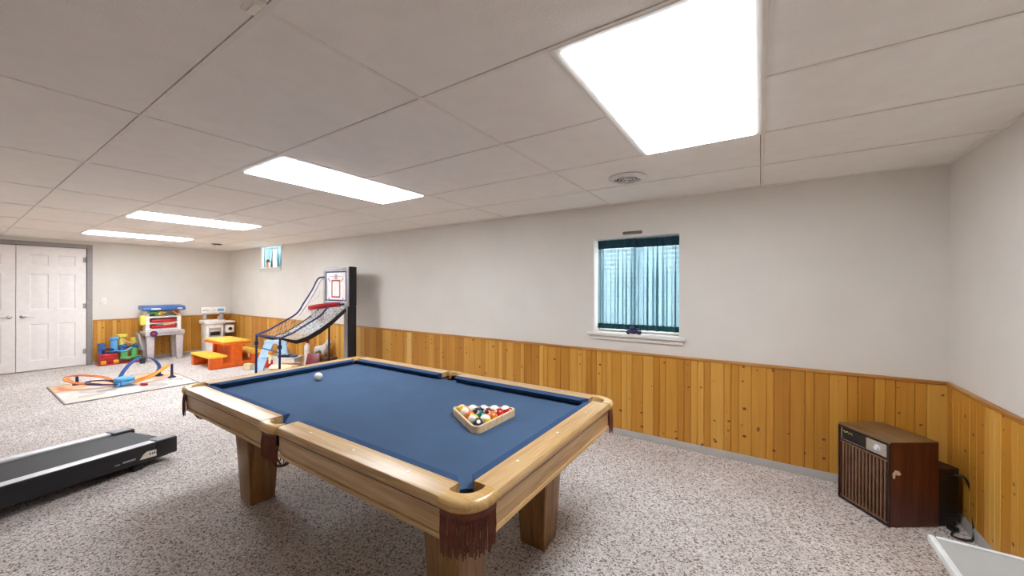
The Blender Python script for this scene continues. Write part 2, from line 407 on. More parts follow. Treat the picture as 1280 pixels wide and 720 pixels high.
# suspended ceiling: 4 x 2 ft tiles lying in a metal grid
LX = [-1.2088+1.22*k for k in range(-8, 3)]
RY = [.51747+.61*j for j in range(-5, 7)]
LIGHTS = [(-.599, .011), (-3.039, -2.429), (-6.089, -5.479), (-8.529, -7.919)]
LY0, LY1 = RY[6], RY[8]
tiles = G(); bars = G()
def clampx(v): return min(max(v, XF), XR)
def clampy(v): return min(max(v, YN), YB)
def tile(x0, x1, y0, y1):
    x0, x1, y0, y1 = clampx(x0), clampx(x1), clampy(y0), clampy(y1)
    if x1-x0 < .04 or y1-y0 < .04: return
    tiles.bb((x0+.009, y0+.009, ZC+.003), (x1-.0115, y1-.0115, ZC+.02))
def bar(x0, y0, x1, y1, w=.0085):
    tiles_lo = (x0-w, y0) if x0 == x1 else (x0, y0-w)
    tiles_hi = (x1+w, y1) if x0 == x1 else (x1, y1+w)
    bars.bb((clampx(tiles_lo[0]), clampy(tiles_lo[1]), ZC), (clampx(tiles_hi[0]), clampy(tiles_hi[1]), ZC+.012))
for i in range(len(LX)-1):
    for j in range(len(RY)-1):
        x0, x1, y0, y1 = LX[i], LX[i+1], RY[j], RY[j+1]
        L = None
        if y0 >= LY0-.01 and y1 <= LY1+.01:
            for a, b in LIGHTS:
                if a >= x0-.02 and b <= x1+.02: L = (a, b)
        if L is None: tile(x0, x1, y0, y1)
        elif L[0]-x0 > .3: tile(x0, L[0], y0, y1)
        else: tile(L[1], x1, y0, y1)
for x in LX:
    if XF < x < XR: bar(x, YN, x, YB)
for i in range(len(LX)-1):
    for j, y in enumerate(RY):
        if not YN < y < YB: continue
        x0, x1 = LX[i]+.0085, LX[i+1]-.0085
        if j == 7:
            for a, b in LIGHTS:
                if a >= LX[i]-.02 and b <= LX[i+1]+.02:
                    if a-LX[i] > .3: x1 = a-.0085
                    else: x0 = b+.0085
        if x1 > XF and x0 < XR: bar(x0, y, x1, y)
for a, b in LIGHTS:
    xm = b if min(abs(b-x) for x in LX) > .1 else a
    bar(xm, LY0+.0085, xm, LY1-.0085)
struct(tiles.done('ceiling', 'tile'))
struct(bars.done('trim_1', 'grid'))
g = G()   # wall angle round the edge of the grid
g.bb((XF, YB-.022, ZC-.003), (XR, YB, ZC+.02)); g.bb((XR-.022, YN, ZC-.003), (XR, YB-.022, ZC+.02))
g.bb((XF, YN, ZC-.003), (XF+.022, YB-.022, ZC+.02)); g.bb((XF, YN, ZC-.003), (XR, YN+.022, ZC+.02))
struct(g.done('trim_2', 'grid'))

# knotty pine wainscot: grooved boards of unequal width
WH = .797
def wainscot(name, u0, u1, fn, uvoff):
    bm = bmesh.new(); uvl = bm.loops.layers.uv.new('UVMap'); tone = bm.loops.layers.color.new('tone')
    u = u0; d = .014; gv = .0035
    while u < u1-1e-4:
        w = random.choice([.048, .05, .052, .055, .085, .09, .092, .1])
        e = min(u+w, u1); 
        if u1-e < .03: e = u1
        t = min(1, max(0, random.gauss(.55, .2)))
        prof = [(u, d-.006), (u+gv, d), (e-gv, d), (e, d-.006)]
        z0, z1 = .04, WH-.02
        for (a, da), (b, db) in zip(prof, prof[1:]):
            vs = [bm.verts.new(fn(a, da, z0)), bm.verts.new(fn(b, db, z0)), bm.verts.new(fn(b, db, z1)), bm.verts.new(fn(a, da, z1))]
            f = bm.faces.new(vs)
            for l, (uu, vv) in zip(f.loops, ((a, z0), (b, z0), (b, z1), (a, z1))):
                l[uvl].uv = (uu+uvoff, vv+uvoff*.37); l[tone] = (t, t, t, 1)
        u = e
    bmesh.ops.recalc_face_normals(bm, faces=bm.faces)
    me = bpy.data.meshes.new(name); bm.to_mesh(me); bm.free(); me.materials.append(M['pine'])
    o = bpy.data.objects.new(name, me); C.objects.link(o); return struct(o)
wainscot('wall_panel_back', XF, XR, lambda u, d, z: (u, YB-d, z), 20)
wainscot('wall_panel_right', YN, YB-.014, lambda u, d, z: (XR-d, u, z), 50)
wainscot('wall_panel_left', 1.475, YB-.014, lambda u, d, z: (XF+d, u, z), 80)
g = G(); g.bb((XF, YB-.024, WH-.022), (XR, YB, WH), bev=.004); struct(g.done('trim_3', 'pinecap'))
g = G(); g.bb((XR-.024, YN, WH-.022), (XR, YB-.024, WH), bev=.004); struct(g.done('trim_4', 'pinecap_y'))
g = G(); g.bb((XF, 1.475, WH-.022), (XF+.024, YB-.024, WH), bev=.004); struct(g.done('trim_5', 'pinecap_y'))
BP = [(0, 0), (.028, 0), (.024, .02), (.02, .048), (.014, .056), (0, .056)]
g = G(); g.sweep(BP, [(XF, YB, 0, -1), (XR, YB, 0, -1)]); struct(g.done('baseboard_back', 'base'))
g = G(); g.sweep(BP, [(XR, YN, -1, 0), (XR, YB-.028, -1, 0)]); struct(g.done('baseboard_right', 'base'))
g = G(); g.sweep(BP, [(XF, 1.475, 1, 0), (XF, YB-.028, 1, 0)]); struct(g.done('baseboard_left', 'base'))

# double six-panel door
def door(name, y0, y1, hinge_hi):
    bm = bmesh.new(); x1 = -.012; w = y1-y0; h = DZ-.02
    ys = [0, .18*w, .44*w, .575*w, .835*w, w]; zs = [0, .16, .76, 1.0, 1.585, 1.73, 1.905, h]
    if not hinge_hi: ys = [w-v for v in ys][::-1]
    P = lambda y, z, d: bm.verts.new((x1-d, y0+y, .012+z))
    for i in range(5):
        for j in range(7):
            a, b, c, d_ = ys[i], ys[i+1], zs[j], zs[j+1]
            if i in (1, 3) and j in (1, 3, 5):
                rings = []
                for ins, dep in ((0, 0), (.010, .009), (.016, .009), (.038, .002)):
                    rings.append([P(a+ins, c+ins, dep), P(b-ins, c+ins, dep), P(b-ins, d_-ins, dep), P(a+ins, d_-ins, dep)])
                for r0, r1 in zip(rings, rings[1:]):
                    for k in range(4): bm.faces.new((r0[k], r0[(k+1) % 4], r1[(k+1) % 4], r1[k]))
                bm.faces.new(rings[-1])
            else:
                bm.faces.new((P(a, c, 0), P(b, c, 0), P(b, d_, 0), P(a, d_, 0)))
    gg = G(); gg.bm.free(); gg.bm = bm
    bmesh.ops.remove_doubles(bm, verts=bm.verts, dist=1e-5)
    gg.bb((x1-.04, y0, .012), (x1-.0095, y1, .012+h))
    o = gg.done(name, 'door'); o.location = (XF, 0, 0); struct(o)
    hy = y0+.062 if hinge_hi else y1-.062; s = 1 if hinge_hi else -1
    k = G(); k.lathe([(.03, 0), (.03, .006), (.012, .012), (.01, .045), (0, .047)], (x1, hy, .9), 16, fn=lambda a, b, c: (c, a, b))
    k.tube([(x1+.045, hy, .9), (x1+.05, hy+s*.03, .901), (x1+.046, hy+s*.075, .898), (x1+.044, hy+s*.115, .893)], [.009, .009, .008, .006], 8)
    k.done('door_handle', 'steel', o)
    hg = G()
    hs = y1-.002 if hinge_hi else y0+.002
    for z in (.25, 1.05, 1.86): hg.cyl((x1+.004, hs, z-.045), (x1+.004, hs, z+.045), .008, 8); hg.box((x1+.001, hs-(.02 if hinge_hi else -.02), z), (.004, .035, .085))
    hg.done('hinge', 'frame', o)
    return o
door('door_1', .648, DY1-.006, True)
door('door_2', DY0+.006, .642, False)
g = G(); fw = .066
g.bb((XF-.1, DY1, 0), (XF+.016, DY1+fw, DZ+fw), bev=.003); g.bb((XF-.1, DY0-fw, 0), (XF+.016, DY0, DZ+fw), bev=.003); g.bb((XF-.1, DY0, DZ), (XF+.016, DY1, DZ+fw), bev=.003)
struct(g.done('trim_6', 'frame'))

# windows
def window(name, W, slide, panes):
    x0, x1, z0, z1 = W; y = YB+.19
    g = G(); t = .035
    g.bb((x0, y-.03, z0), (x0+t, y+.03, z1), bev=.003); g.bb((x1-t, y-.03, z0), (x1, y+.03, z1), bev=.003)
    g.bb((x0+t, y-.03, z0), (x1-t, y+.03, z0+t), bev=.003); g.bb((x0+t, y-.03, z1-t), (x1-t, y+.03, z1), bev=.003)
    xm = (x0+x1)/2; g.bb((xm-.02, y-.025, z0+t), (xm+.02, y+.025, z1-t), bev=.003)
    o = struct(g.done(name, 'white'))
    g = G(); g.bb((x0+t, y-.004, z0+t), (x1-t, y+.004, z1-t)); g.done('window_pane', 'glass', o)
    g = G(); e = .012   # white reveal lining
    g.bb((x0, YB+.002, z0+.001), (x0+.006, y-.03, z1)); g.bb((x1-.006, YB+.002, z0+.001), (x1, y-.03, z1)); g.bb((x0+.006, YB+.002, z1-.006), (x1-.006, y-.03, z1)); 
    g.done('window_reveal', 'white', o)
    g = G()
    g.bb((x0-slide, YB-.045, z0-.022), (x1+slide, YB-.0001, z0+.004), bev=.005); g.bb((x0+.001, YB-.0001, z0-.022), (x1-.001, y-.03, z0+.004))
    g.bb((x0-slide*.55, YB-.02, z0-.062), (x1+slide*.55, YB, z0-.022), bev=.004)
    g.done('window_sill', 'white', o)
    return o
window('window_1', W1, .045, 2)
window('window_2', (W2[0], W2[1], W2[2], ZC-.002), .02, 2)
# blind behind the curtain of window 1
bl = thing('window_blind', 'white horizontal slat blind behind the sheer teal curtains beside the table', 'blind', ((W1[0]+W1[1])/2, YB+.13, W1[2]))
g = G(); g.bb((-.375, -.02, .88), (.375, .02, .918), bev=.003); g.done('head_rail', 'white', bl)
g = G()
for k in range(19): g.box((0, 0, .05+k*.0445), (.745, .044, .0022), Rx(math.radians(62)))
g.done('slats', 'blind', bl)
g = G(); g.bb((-.372, -.014, .006), (.372, .014, .024), bev=.003); g.done('bottom_rail', 'white', bl)
for x in (-.25, .25):
    g = G(); g.cyl((x, 0, .02), (x, 0, .89), .0015, 5); g.done('ladder_cord', 'white', bl)

def curtain(name, label, x0, x1, z0, z1, y, nf, A, hdr, hem, sheer='sheer', ph=0., pinch=None, group=None):
    """gathered cloth: header sleeve, sheer panel, hem"""
    NU, NV = nf*14, 26
    rnd = random.Random(int(abs(x0)*1000))
    wob = [rnd.uniform(-.9, .9) for _ in range(nf+2)]
    big = [rnd.choice([.55, .75, 1., 1.35]) for _ in range(nf+2)]
    def pt(u, v, off=0.):
        k = u*nf; i = int(min(k, nf-1e-6)); f = k-i
        p = 2*PI*k+wob[i]*(1-f)+wob[i+1]*f+ph
        amp = A*(.45+.55*min(1, (1-v)*2.2))*(big[i]*(1-f)+big[i+1]*f)
        x = x0+(x1-x0)*u+.8*amp*math.sin(2*p)*(1 if .03 < u < .97 else 0)
        if pinch: x = pinch(u, v, x)
        return (x, y+amp*math.sin(p)-off, z0+(z1-z0)*v)
    def sheet(v0, v1, nv, off=0.):
        bm = bmesh.new(); rows = []
        for j in range(nv+1):
            v = v0+(v1-v0)*j/nv; rows.append([bm.verts.new(pt(i/NU, v, off)) for i in range(NU+1)])
        for a, b in zip(rows, rows[1:]):
            for i in range(NU): bm.faces.new((a[i], a[i+1], b[i+1], b[i]))
        q = G(); q.bm.free(); q.bm = bm; return q
    hv = hdr/(z1-z0); bv = hem/(z1-z0)
    o = sheet(bv, 1-hv, NV).done(name, sheer, angle=180); tag(o, label, 'curtain', group)
    if hdr: sheet(1-hv, 1, 4, .003).done('header', 'tealheader', o, angle=180)
    if hem: sheet(0, bv, 3, .003).done('hem', 'tealdark', o, angle=180)
    return o
cz0, cz1 = .995, 1.86
curtain('curtain', 'sheer teal curtain panel covering the window half nearer the basketball game', -1.345, -.975, cz0, cz1, YB+.045, 5, .021, .083, .05)
curtain('curtain', 'sheer teal curtain panel covering the window half nearer the brown air conditioner', -1.012, -.592, cz0, cz1, YB+.075, 5, .021, .083, .05, ph=1.2)
curtain('curtain', 'pale teal curtain panel drawn aside over the small high window, side nearer the doors', -8.45, -8.06, W2[2]+.02, ZC-.012, YB+.05, 5, .02, 0, .0, pinch=lambda u, v, x: x-(1-v)*.10*u)
curtain('curtain', 'teal curtain panel drawn aside over the small high window, side nearer the basketball game', -8.08, -7.64, W2[2]+.02, ZC-.012, YB+.06, 6, .022, 0, .0, ph=.8, pinch=lambda u, v, x: x+(1-v)*.14*(1-u))
# things on the sills
t = thing('toy_figure', 'dark purple toy lying on the sill under the teal curtains', 'toy', (-.985, YB-.005, .959))
g = G(); g.ball((0, 0, .028), .03, sc=(1.5, .9, .85)); g.ball((-.045, -.006, .02), .021); g.ball((.05, 0, .019), .02, sc=(1.3, 1, .9)); g.done('body', 't_plum', t)
g = G(); g.ball((-.01, -.012, .058), .02, sc=(1.4, 1, .9)); g.tube([(.02, -.005, .045), (.05, -.01, .055), (.07, -.012, .04)], [.012, .01, .006], 8); g.done('wing', 't_navy', t)
t = thing('toy_figure', 'small brown doll standing between the curtains of the high window', 'toy', (-8.13, YB-.012, W2[2]+.0045))
g = G(); g.lathe([(0, 0), (.034, .0), (.034, .05), (.026, .085), (.018, .1), (0, .105)], seg=14); g.done('body', 't_peach', t)
g = G(); g.ball((0, 0, .13), .034); g.done('head', 't_brown', t)

# grey bracket over the window, light switch, ceiling fittings
g = G(); g.bb((-1.086, YB-.022, 1.897), (-.908, YB, 1.924), bev=.006); g.cyl((-1.06, YB-.024, 1.91), (-1.06, YB, 1.91), .006, 8); g.cyl((-.934, YB-.024, 1.91), (-.934, YB, 1.91), .006, 8)
tag(g.done('wall_bracket', 'bracket'), 'short grey metal bar on the wall above the teal curtained window', 'bracket')
t = thing('light_switch', 'white light switch on the wall next to the double doors', 'switch', (XF, 1.603, 1.127))
g = G(); g.bb((0, -.04, -.062), (.007, .04, .062), bev=.002); g.done('plate', 'white', t)
g = G(); g.box((.01, 0, .004), (.012, .01, .024), Ry(.4)); g.done('toggle', 't_white', t)
t = thing('ceiling_vent', 'round white ceiling air vent between the big light and the window wall', 'vent', (-.809, 2.745, ZC))
g = G(); g.lathe([(.088, -.001), (.13, -.001), (.132, -.006), (.118, -.016), (.098, -.022), (.088, -.018), (.088, -.001)], seg=40); g.done('rim', 'vent', t)
g = G(); g.lathe([(0, -.0015), (.0895, -.0015), (.0895, -.003), (0, -.003)], seg=32); g.done('duct', 'ventdark', t)
g = G()
for k_, (r0, r1) in enumerate(((.073, .083), (.051, .061), (.029, .039))):
    z = -.012-.005*k_; g.lathe([(r0, z-.003), (r1, z), (r1, z+.0015), (r0, z-.0015), (r0, z-.003)], seg=32)
g.lathe([(0, -.03), (.014, -.029), (.017, -.025), (0, -.025)], seg=20)
for a in (.5, 2.6, 4.7): g.tube([(.01*math.cos(a), .01*math.sin(a), -.026), (.09*math.cos(a), .09*math.sin(a), -.008)], .002, 5)
g.done('cone', 'vent', t)
t = thing('ceiling_sprinkler', 'small sprinkler head hanging from the ceiling near the far corner', 'sprinkler', (-8.504, 2.831, ZC))
g = G(); g.lathe([(0, 0), (.085, 0), (.08, -.008), (.04, -.018), (0, -.02)], seg=20); g.done('escutcheon', 'ventdark', t)
g = G(); g.lathe([(0, -.018), (.016, -.018), (.014, -.05), (.026, -.062), (.026, -.066), (0, -.068)], seg=14); g.done('head', 't_white', t)
g = G(); g.bb((-1.25, .47, ZC-.004), (-1.17, .506, ZC-.0005), bev=.001); g.bb((-1.235, .48, ZC-.012), (-1.185, .498, ZC-.004), bev=.002)
tag(g.done('ceiling_clip', 'grid'), 'small metal clip on a ceiling grid crossing above the table', 'clip')

for k, ((a, b), lab) in enumerate(zip(LIGHTS, ['fluorescent ceiling light nearest the teal curtained window, largest in view', 'fluorescent ceiling light above the far end of the pool table', 'fluorescent ceiling light next beyond the pool table, third from the window', 'fluorescent ceiling light nearest the double doors, smallest in view'])):
    t = thing('ceiling_light', lab, 'light', ((a+b)/2, (LY0+LY1)/2, ZC), 0, 'recessed ceiling lights in a row')
    hx, hy = (b-a)/2-.006, (LY1-LY0)/2-.006
    g = G(); w = .026
    g.bb((-hx, -hy, -.002), (-hx+w, hy, .05)); g.bb((hx-w, -hy, -.002), (hx, hy, .05)); g.bb((-hx+w, -hy, -.002), (hx-w, -hy+w, .05)); g.bb((-hx+w, hy-w, -.002), (hx-w, hy, .05)); g.bb((-hx, -hy, .05), (hx, hy, .06))
    g.done('frame', 'white', t)
    g = G(); g.bb((-hx+w, -hy+w, -.009), (hx-w, hy-w, .008), bev=.005); g.done('diffuser', 'lamp' if k < 2 else 'lamp_far', t)  # lens dropped below the frame so its glowing sides light the ceiling

# ------------------------------------------------------------------ pool table
PT = Vector((-1.893, 1.484, 0)); HL, HW = 1.21, .656
tb = thing('pool_table', 'long oak pool table with blue cloth and brown leather fringes', 'pool table', PT)
ZT, ZB = .76, .716
WW = .10                      # rail width in wood
cc = .131                     # corner cap reach
sc_ = .072                    # side cap half width
# bed
def arc(cx, cy, r, a0, a1, n=10): return [(cx+r*math.cos(math.radians(a0+(a1-a0)*k/n)), cy+r*math.sin(math.radians(a0+(a1-a0)*k/n))) for k in range(n+1)]
bl_, bw_ = HL-WW+.004, HW-WW+.004
poly = []
q = .103; rr_ = .055
for sx, sy in ((1, 1), (-1, 1), (-1, -1), (1, -1)):
    cx, cy = sx*(HL-q), sy*(HW-q)
    base = {(1, 1): 45, (-1, 1): 135, (-1, -1): 225, (1, -1): 315}[(sx, sy)]
    a = arc(cx, cy, rr_, base-125, base-235, 12)   # concave bite seen from the middle
    if (sx, sy) in ((1, 1), (-1, -1)):
        pre = (sx*bl_, sy*(HW-q-.09)); post = (sx*(HL-q-.09), sy*bw_)
    else:
        pre = (sx*(HL-q-.09), sy*bw_); post = (sx*bl_, sy*(HW-q-.09))
    poly.append(pre); poly += a; poly.append(post)
    if (sx, sy) == (1, 1): poly += [(.06, bw_)]+arc(0, HW-.055, .05, -20, -160, 8)+[(-.06, bw_)]
    if (sx, sy) == (-1, -1): poly += [(-.06, -bw_)]+arc(0, -(HW-.055), .05, 160, 20, 8)+[(.06, -bw_)]
g = G(); g.prism(poly, ZB-.012, ZB); g.done('bed_cloth', 'cloth', tb, angle=30)
# slate body under the cloth (kept clear of the pockets)
g = G(); g.bb((-HL+.2, -HW+.13, ZB-.05), (HL-.2, HW-.13, ZB-.0121)); g.bb((-HL+.13, -HW+.2, ZB-.05), (HL-.13, HW-.2, ZB-.0121)); g.done('slate', 'black', tb)
# rails: local frame along a, inward b
def frame(side):
    # returns fn(a,b,z)->xyz, half length, material
    if side == 'S': return (lambda a, b, z: (a, -HW+b, z)), HL, 'oak_x'
    if side == 'N': return (lambda a, b, z: (-a, HW-b, z)), HL, 'oak_x'
    if side == 'E': return (lambda a, b, z: (HL-b, a, z)), HW, 'oak_y'
    return (lambda a, b, z: (-HL+b, -a, z)), HW, 'oak_y'
RP = [(.004, ZT-.036), (.0, ZT-.026), (.0, ZT-.014), (.006, ZT-.004), (.016, ZT), (WW-.002, ZT-.001), (WW, ZT-.004), (WW, ZT-.036)]
CP = [(WW+.0005, ZT-.002), (WW+.022, ZT-.004), (WW+.036, ZT-.006), (WW+.041, ZT-.010), (WW+.039, ZT-.014), (WW+.010, ZB+.0005), (WW+.0005, ZB+.0005)]
def extr(g, fn, prof, e0, e1, mi=0):
    """extrude profile between two end functions a(b)"""
    A = [g.bm.verts.new(fn(e0(b), b, z)) for b, z in prof]; B = [g.bm.verts.new(fn(e1(b), b, z)) for b, z in prof]
    n = len(prof); fs = [g.bm.faces.new(A[::-1]), g.bm.faces.new(B)]
    for i in range(n): fs.append(g.bm.faces.new((A[i], A[(i+1) % n], B[(i+1) % n], B[i])))
    for f in fs: f.material_index = mi
def rail(side, a0, a1, c0, c1):
    """a0,a1 rail ends; c0,c1 how far the cushion's nose is cut back at each end"""
    fn, hl, mt = frame(side)
    g = G(); extr(g, fn, RP, lambda b: a0+.0012, lambda b: a1-.0012); r = g.done('rail', mt, tb)
    g = G()
    e0 = lambda b: a0+c0[0]+c0[1]*(b-WW)/.05; e1 = lambda b: a1-c1[0]-c1[1]*(b-WW)/.05
    extr(g, fn, CP, e0, e1); g.done('cushion', 'cushion', tb)
    n = 3; L = a1-a0
    for k in range(n):
        a = a0+L*(k+.62)/(n+.25); x, y, z = fn(a, .055, ZT+.0002)
        g = G(); g.lathe([(0, 0), (.0065, 0), (.0055, .0008), (0, .001)], (x, y, z), 12); g.done('rail_sight', 'pearl', r)
crn = (.004, .05); sd = (.003, .018)
for s in ('S', 'N'):
    rail(s, -HL+cc, -sc_, crn, sd); rail(s, sc_, HL-cc, sd, crn)
for s in ('E', 'W'): rail(s, -HW+cc, HW-cc, crn, crn)
# aprons: strip coloured dark as the shadow line, oak board, light foot moulding
for s in ('S', 'N', 'E', 'W'):
    fn, hl, mt = frame(s)
    segs = [(-HL+cc-.004, -.078), (.078, HL-cc+.004)] if s in 'SN' else [(-HW+cc-.004, HW-cc+.004)]
    for a0, a1 in segs:
        g = G(); extr(g, fn, [(.011, .715), (.0135, .64), (.04, .64), (.04, .715)], lambda b: a0, lambda b: a1, 0)
        o = g.done('apron', mt, tb)
        g = G(); extr(g, fn, [(.009, .7245), (.009, .716), (.05, .716), (.05, .7245)], lambda b: a0, lambda b: a1); g.done('shadow_line', 'oakdark', o)
        g = G(); extr(g, fn, [(.006, .632), (.009, .639), (.044, .639), (.044, .622), (.012, .622), (.006, .626)], lambda b: a0, lambda b: a1); g.done('foot_moulding', mt, o)
# inner frame and cross beam keep the legs up
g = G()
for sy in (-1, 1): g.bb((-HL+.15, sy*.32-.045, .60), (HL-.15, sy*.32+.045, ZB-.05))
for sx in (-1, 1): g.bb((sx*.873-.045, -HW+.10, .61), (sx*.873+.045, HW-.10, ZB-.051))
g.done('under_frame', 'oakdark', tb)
# pockets
CAPZ = ZT+.001
def cap_corner(sx, sy):
    px = lambda a, b: (sx*(HL-a), sy*(HW-b))
    r = .095; q = .110; ro = .0635
    outer = [(cc, -.004)]+[(r+(r+.004)*math.cos(math.radians(t)), r+(r+.004)*math.sin(math.radians(t))) for t in range(270, 179, -9)]+[(-.004, cc)]
    inner = [(.055, cc)]+[(q+ro*math.cos(math.radians(t)), q+ro*math.sin(math.radians(t))) for t in range(163, 288, 8)]+[(cc, .055)]
    pk = thing_part('pocket', tb)
    n = 40
    def resample(pl):
        d = [0]
        for a, b in zip(pl, pl[1:]): d.append(d[-1]+math.dist(a, b))
        out = []
        for k in range(n+1):
            s = d[-1]*k/n; i = max(j for j in range(len(d)) if d[j] <= s+1e-9); i = min(i, len(pl)-2)
            f = (s-d[i])/max(1e-9, d[i+1]-d[i]); out.append((pl[i][0]+(pl[i+1][0]-pl[i][0])*f, pl[i][1]+(pl[i+1][1]-pl[i][1])*f))
        return out
    O = resample(outer); I = resample(inner[::-1])
    build_cap(pk, O, I, px)
    fringe(pk, [px(a, b) for a, b in resample([(cc-.004, .003)]+[(r+(r-.003)*math.cos(math.radians(t)), r+(r-.003)*math.sin(math.radians(t))) for t in range(270, 179, -9)]+[(.003, cc-.004)])], 32, px(.16, .16))
    net(pk, px(q, q), .062)
def build_cap(pk, O, I, px):
    g = G(); rows = []
    for o, i in zip(O, I):
        d = (o[0]-i[0], o[1]-i[1]); L = math.hypot(*d) or 1; d = (d[0]/L, d[1]/L)
        row = []
        for f, z in ((0, ZT-.03), (0, ZT-.004), (.06, CAPZ), (.55, CAPZ+.001), (.86, CAPZ-.004), (.97, ZT-.012), (1, ZT-.022), (.97, ZT-.032), (.86, ZT-.037)):
            a = i[0]+(o[0]-i[0])*f; b = i[1]+(o[1]-i[1])*f; x, y = px(a, b); row.append(g.bm.verts.new((x, y, z)))
        rows.append(row)
    m = len(rows[0])
    for A, B in zip(rows, rows[1:]):
        for k in range(m): g.bm.faces.new((A[k], A[(k+1) % m], B[(k+1) % m], B[k]))
    g.bm.faces.new(rows[0][::-1]); g.bm.faces.new(rows[-1])
    g.done('pocket_cap', 'oakcap', pk, angle=50)
def thing_part(name, parent):
    o = bpy.data.objects.new(name, None); C.objects.link(o); o.parent = parent; o.empty_display_size = .05; return o
def fringe(pk, path, n, inside, z0=.724, z1=.592):
    g = G(); m = len(path)-1
    def at(s):
        k = min(s*m, m-1e-6); i = int(k); f = k-i
        p = Vector(path[i]).lerp(Vector(path[i+1]), f); t = (Vector(path[i+1])-Vector(path[i])).normalized(); nn = Vector((t.y, -t.x))
        if nn.dot(Vector(inside)-p) > 0: nn = -nn
        return p, t, nn
    rn = random.Random(n)
    # leather band the strips hang from
    band = []
    for k in range(31):
        p, t, nn = at(k/30); band.append((p.x, p.y, nn.x, nn.y))
    g.sweep([(-.004, z0), (.0, z0), (.0, z0-.02), (-.004, z0-.02)], band)
    for k in range(n):
        s = (k+.5)/n; p, t, nn = at(s); w = .0024+.0004*rn.random(); drop = z1+rn.uniform(-.006, .008)
        o1 = rn.uniform(-.002, .003); sh = rn.uniform(-.003, .003)
        pts = [(p.x-nn.x*.002, p.y-nn.y*.002, z0-.012), (p.x+nn.x*(.001+o1), p.y+nn.y*(.001+o1), (z0+z1)/2), (p.x+nn.x*o1*1.5+t.x*sh, p.y+nn.y*o1*1.5+t.y*sh, drop)]
        g.tube(pts, [w, w*1.1, w*.9], 5)
    g.done('fringe', 'fringe', pk)
def net(pk, c, r):
    g = G()
    g.lathe([(r+.001, ZB-.004), (r+.004, ZB-.004), (r+.004, .66), (r-.004, .655), (r-.004, .66), (r, ZB-.02)], (c[0], c[1], 0), 20, cap=False)
    g.lathe([(0, .652), (r-.002, .656), (r-.002, .66), (0, .656)], (c[0], c[1], 0), 16)
    g.done('pocket_liner', 'black', pk)
    g = G(); lv = [(r, .66), (r*1.02, .62), (r*.95, .58), (r*.6, .55), (.005, .54)]
    for h in (1, -1):
        for k in range(9):
            pts = []
            for i, (rad, z) in enumerate(lv):
                a = 2*PI*k/9+h*i*.35; pts.append((c[0]+rad*math.cos(a), c[1]+rad*math.sin(a), z))
            g.tube(pts, .0022, 4)
    g.done('pocket_net', 'net', pk)
def cap_side(sy):
    px = lambda a, b: (-sy*a, sy*(HW-b)) if sy > 0 else (a, -(HW-b))
    pk = thing_part('pocket', tb)
    O = []; I = []
    for k in range(25):
        u = -1+2*k/24; O.append((u*sc_, -.008-.006*(1-u*u)))
        an = math.radians(200+140*k/24); I.append((.05*math.cos(an)*1.12, .066+.048*math.sin(an)))
    build_cap(pk, O, I, px)
    fringe(pk, [px(u*(sc_-.003), .002-.008*(1-u*u)) for u in [-1+k/8 for k in range(17)]], 30, px(0, .2), z1=.60)
    net(pk, px(0, .062), .046)
for sx in (1, -1):
    for sy in (-1, 1): cap_corner(sx, sy)
for sy in (-1, 1): cap_side(sy)
# tapered square legs
for sx in (-1, 1):
    for sy in (-1, 1):
        x, y = sx*.873, sy*.335
        g = G(); g.box((x, y, .215), (.19, .19, .43), taper=(.77, .77), bev=.006); g.bb((x-.085, y-.085, .46), (x+.085, y+.085, .605)); l = g.done('leg', 'oak_z', tb)
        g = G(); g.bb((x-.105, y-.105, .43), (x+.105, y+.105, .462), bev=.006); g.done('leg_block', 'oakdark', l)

# balls and rack
BR = .0286
def ball(name, label, c, stripe, x, y, rot, spot=True, mt=None, group='billiard balls in the wooden rack'):
    g = G(); g.ball((0, 0, 0), BR, seg=32)
    o = g.done(name, mt or ball_mat('ball_'+str(len(bpy.data.materials)), c, stripe, spot), angle=180)
    o.location = (x, y, ZB+BR+.0006); o.rotation_euler = rot; tag(o, label, 'ball', group); return o
ball('cue_ball', 'white cue ball alone on the far end of the blue cloth', None, False, -2.672, 1.502, (0, 0, 0), mt=M['cueball'], group=None)
x5 = -1.116; yc = 1.515; dx = BR*math.sqrt(3)*1.004; dy = 2*BR*1.004
YEL, BLU, RED, PUR, ORA, GRN, MAR, BLK = (232, 196, 60), (40, 62, 130), (196, 44, 40), (52, 38, 72), (226, 120, 44), (34, 104, 84), (122, 32, 42), (26, 26, 30)
face = (0, .5, -1.0)       # number spot turned to the near corner of the table
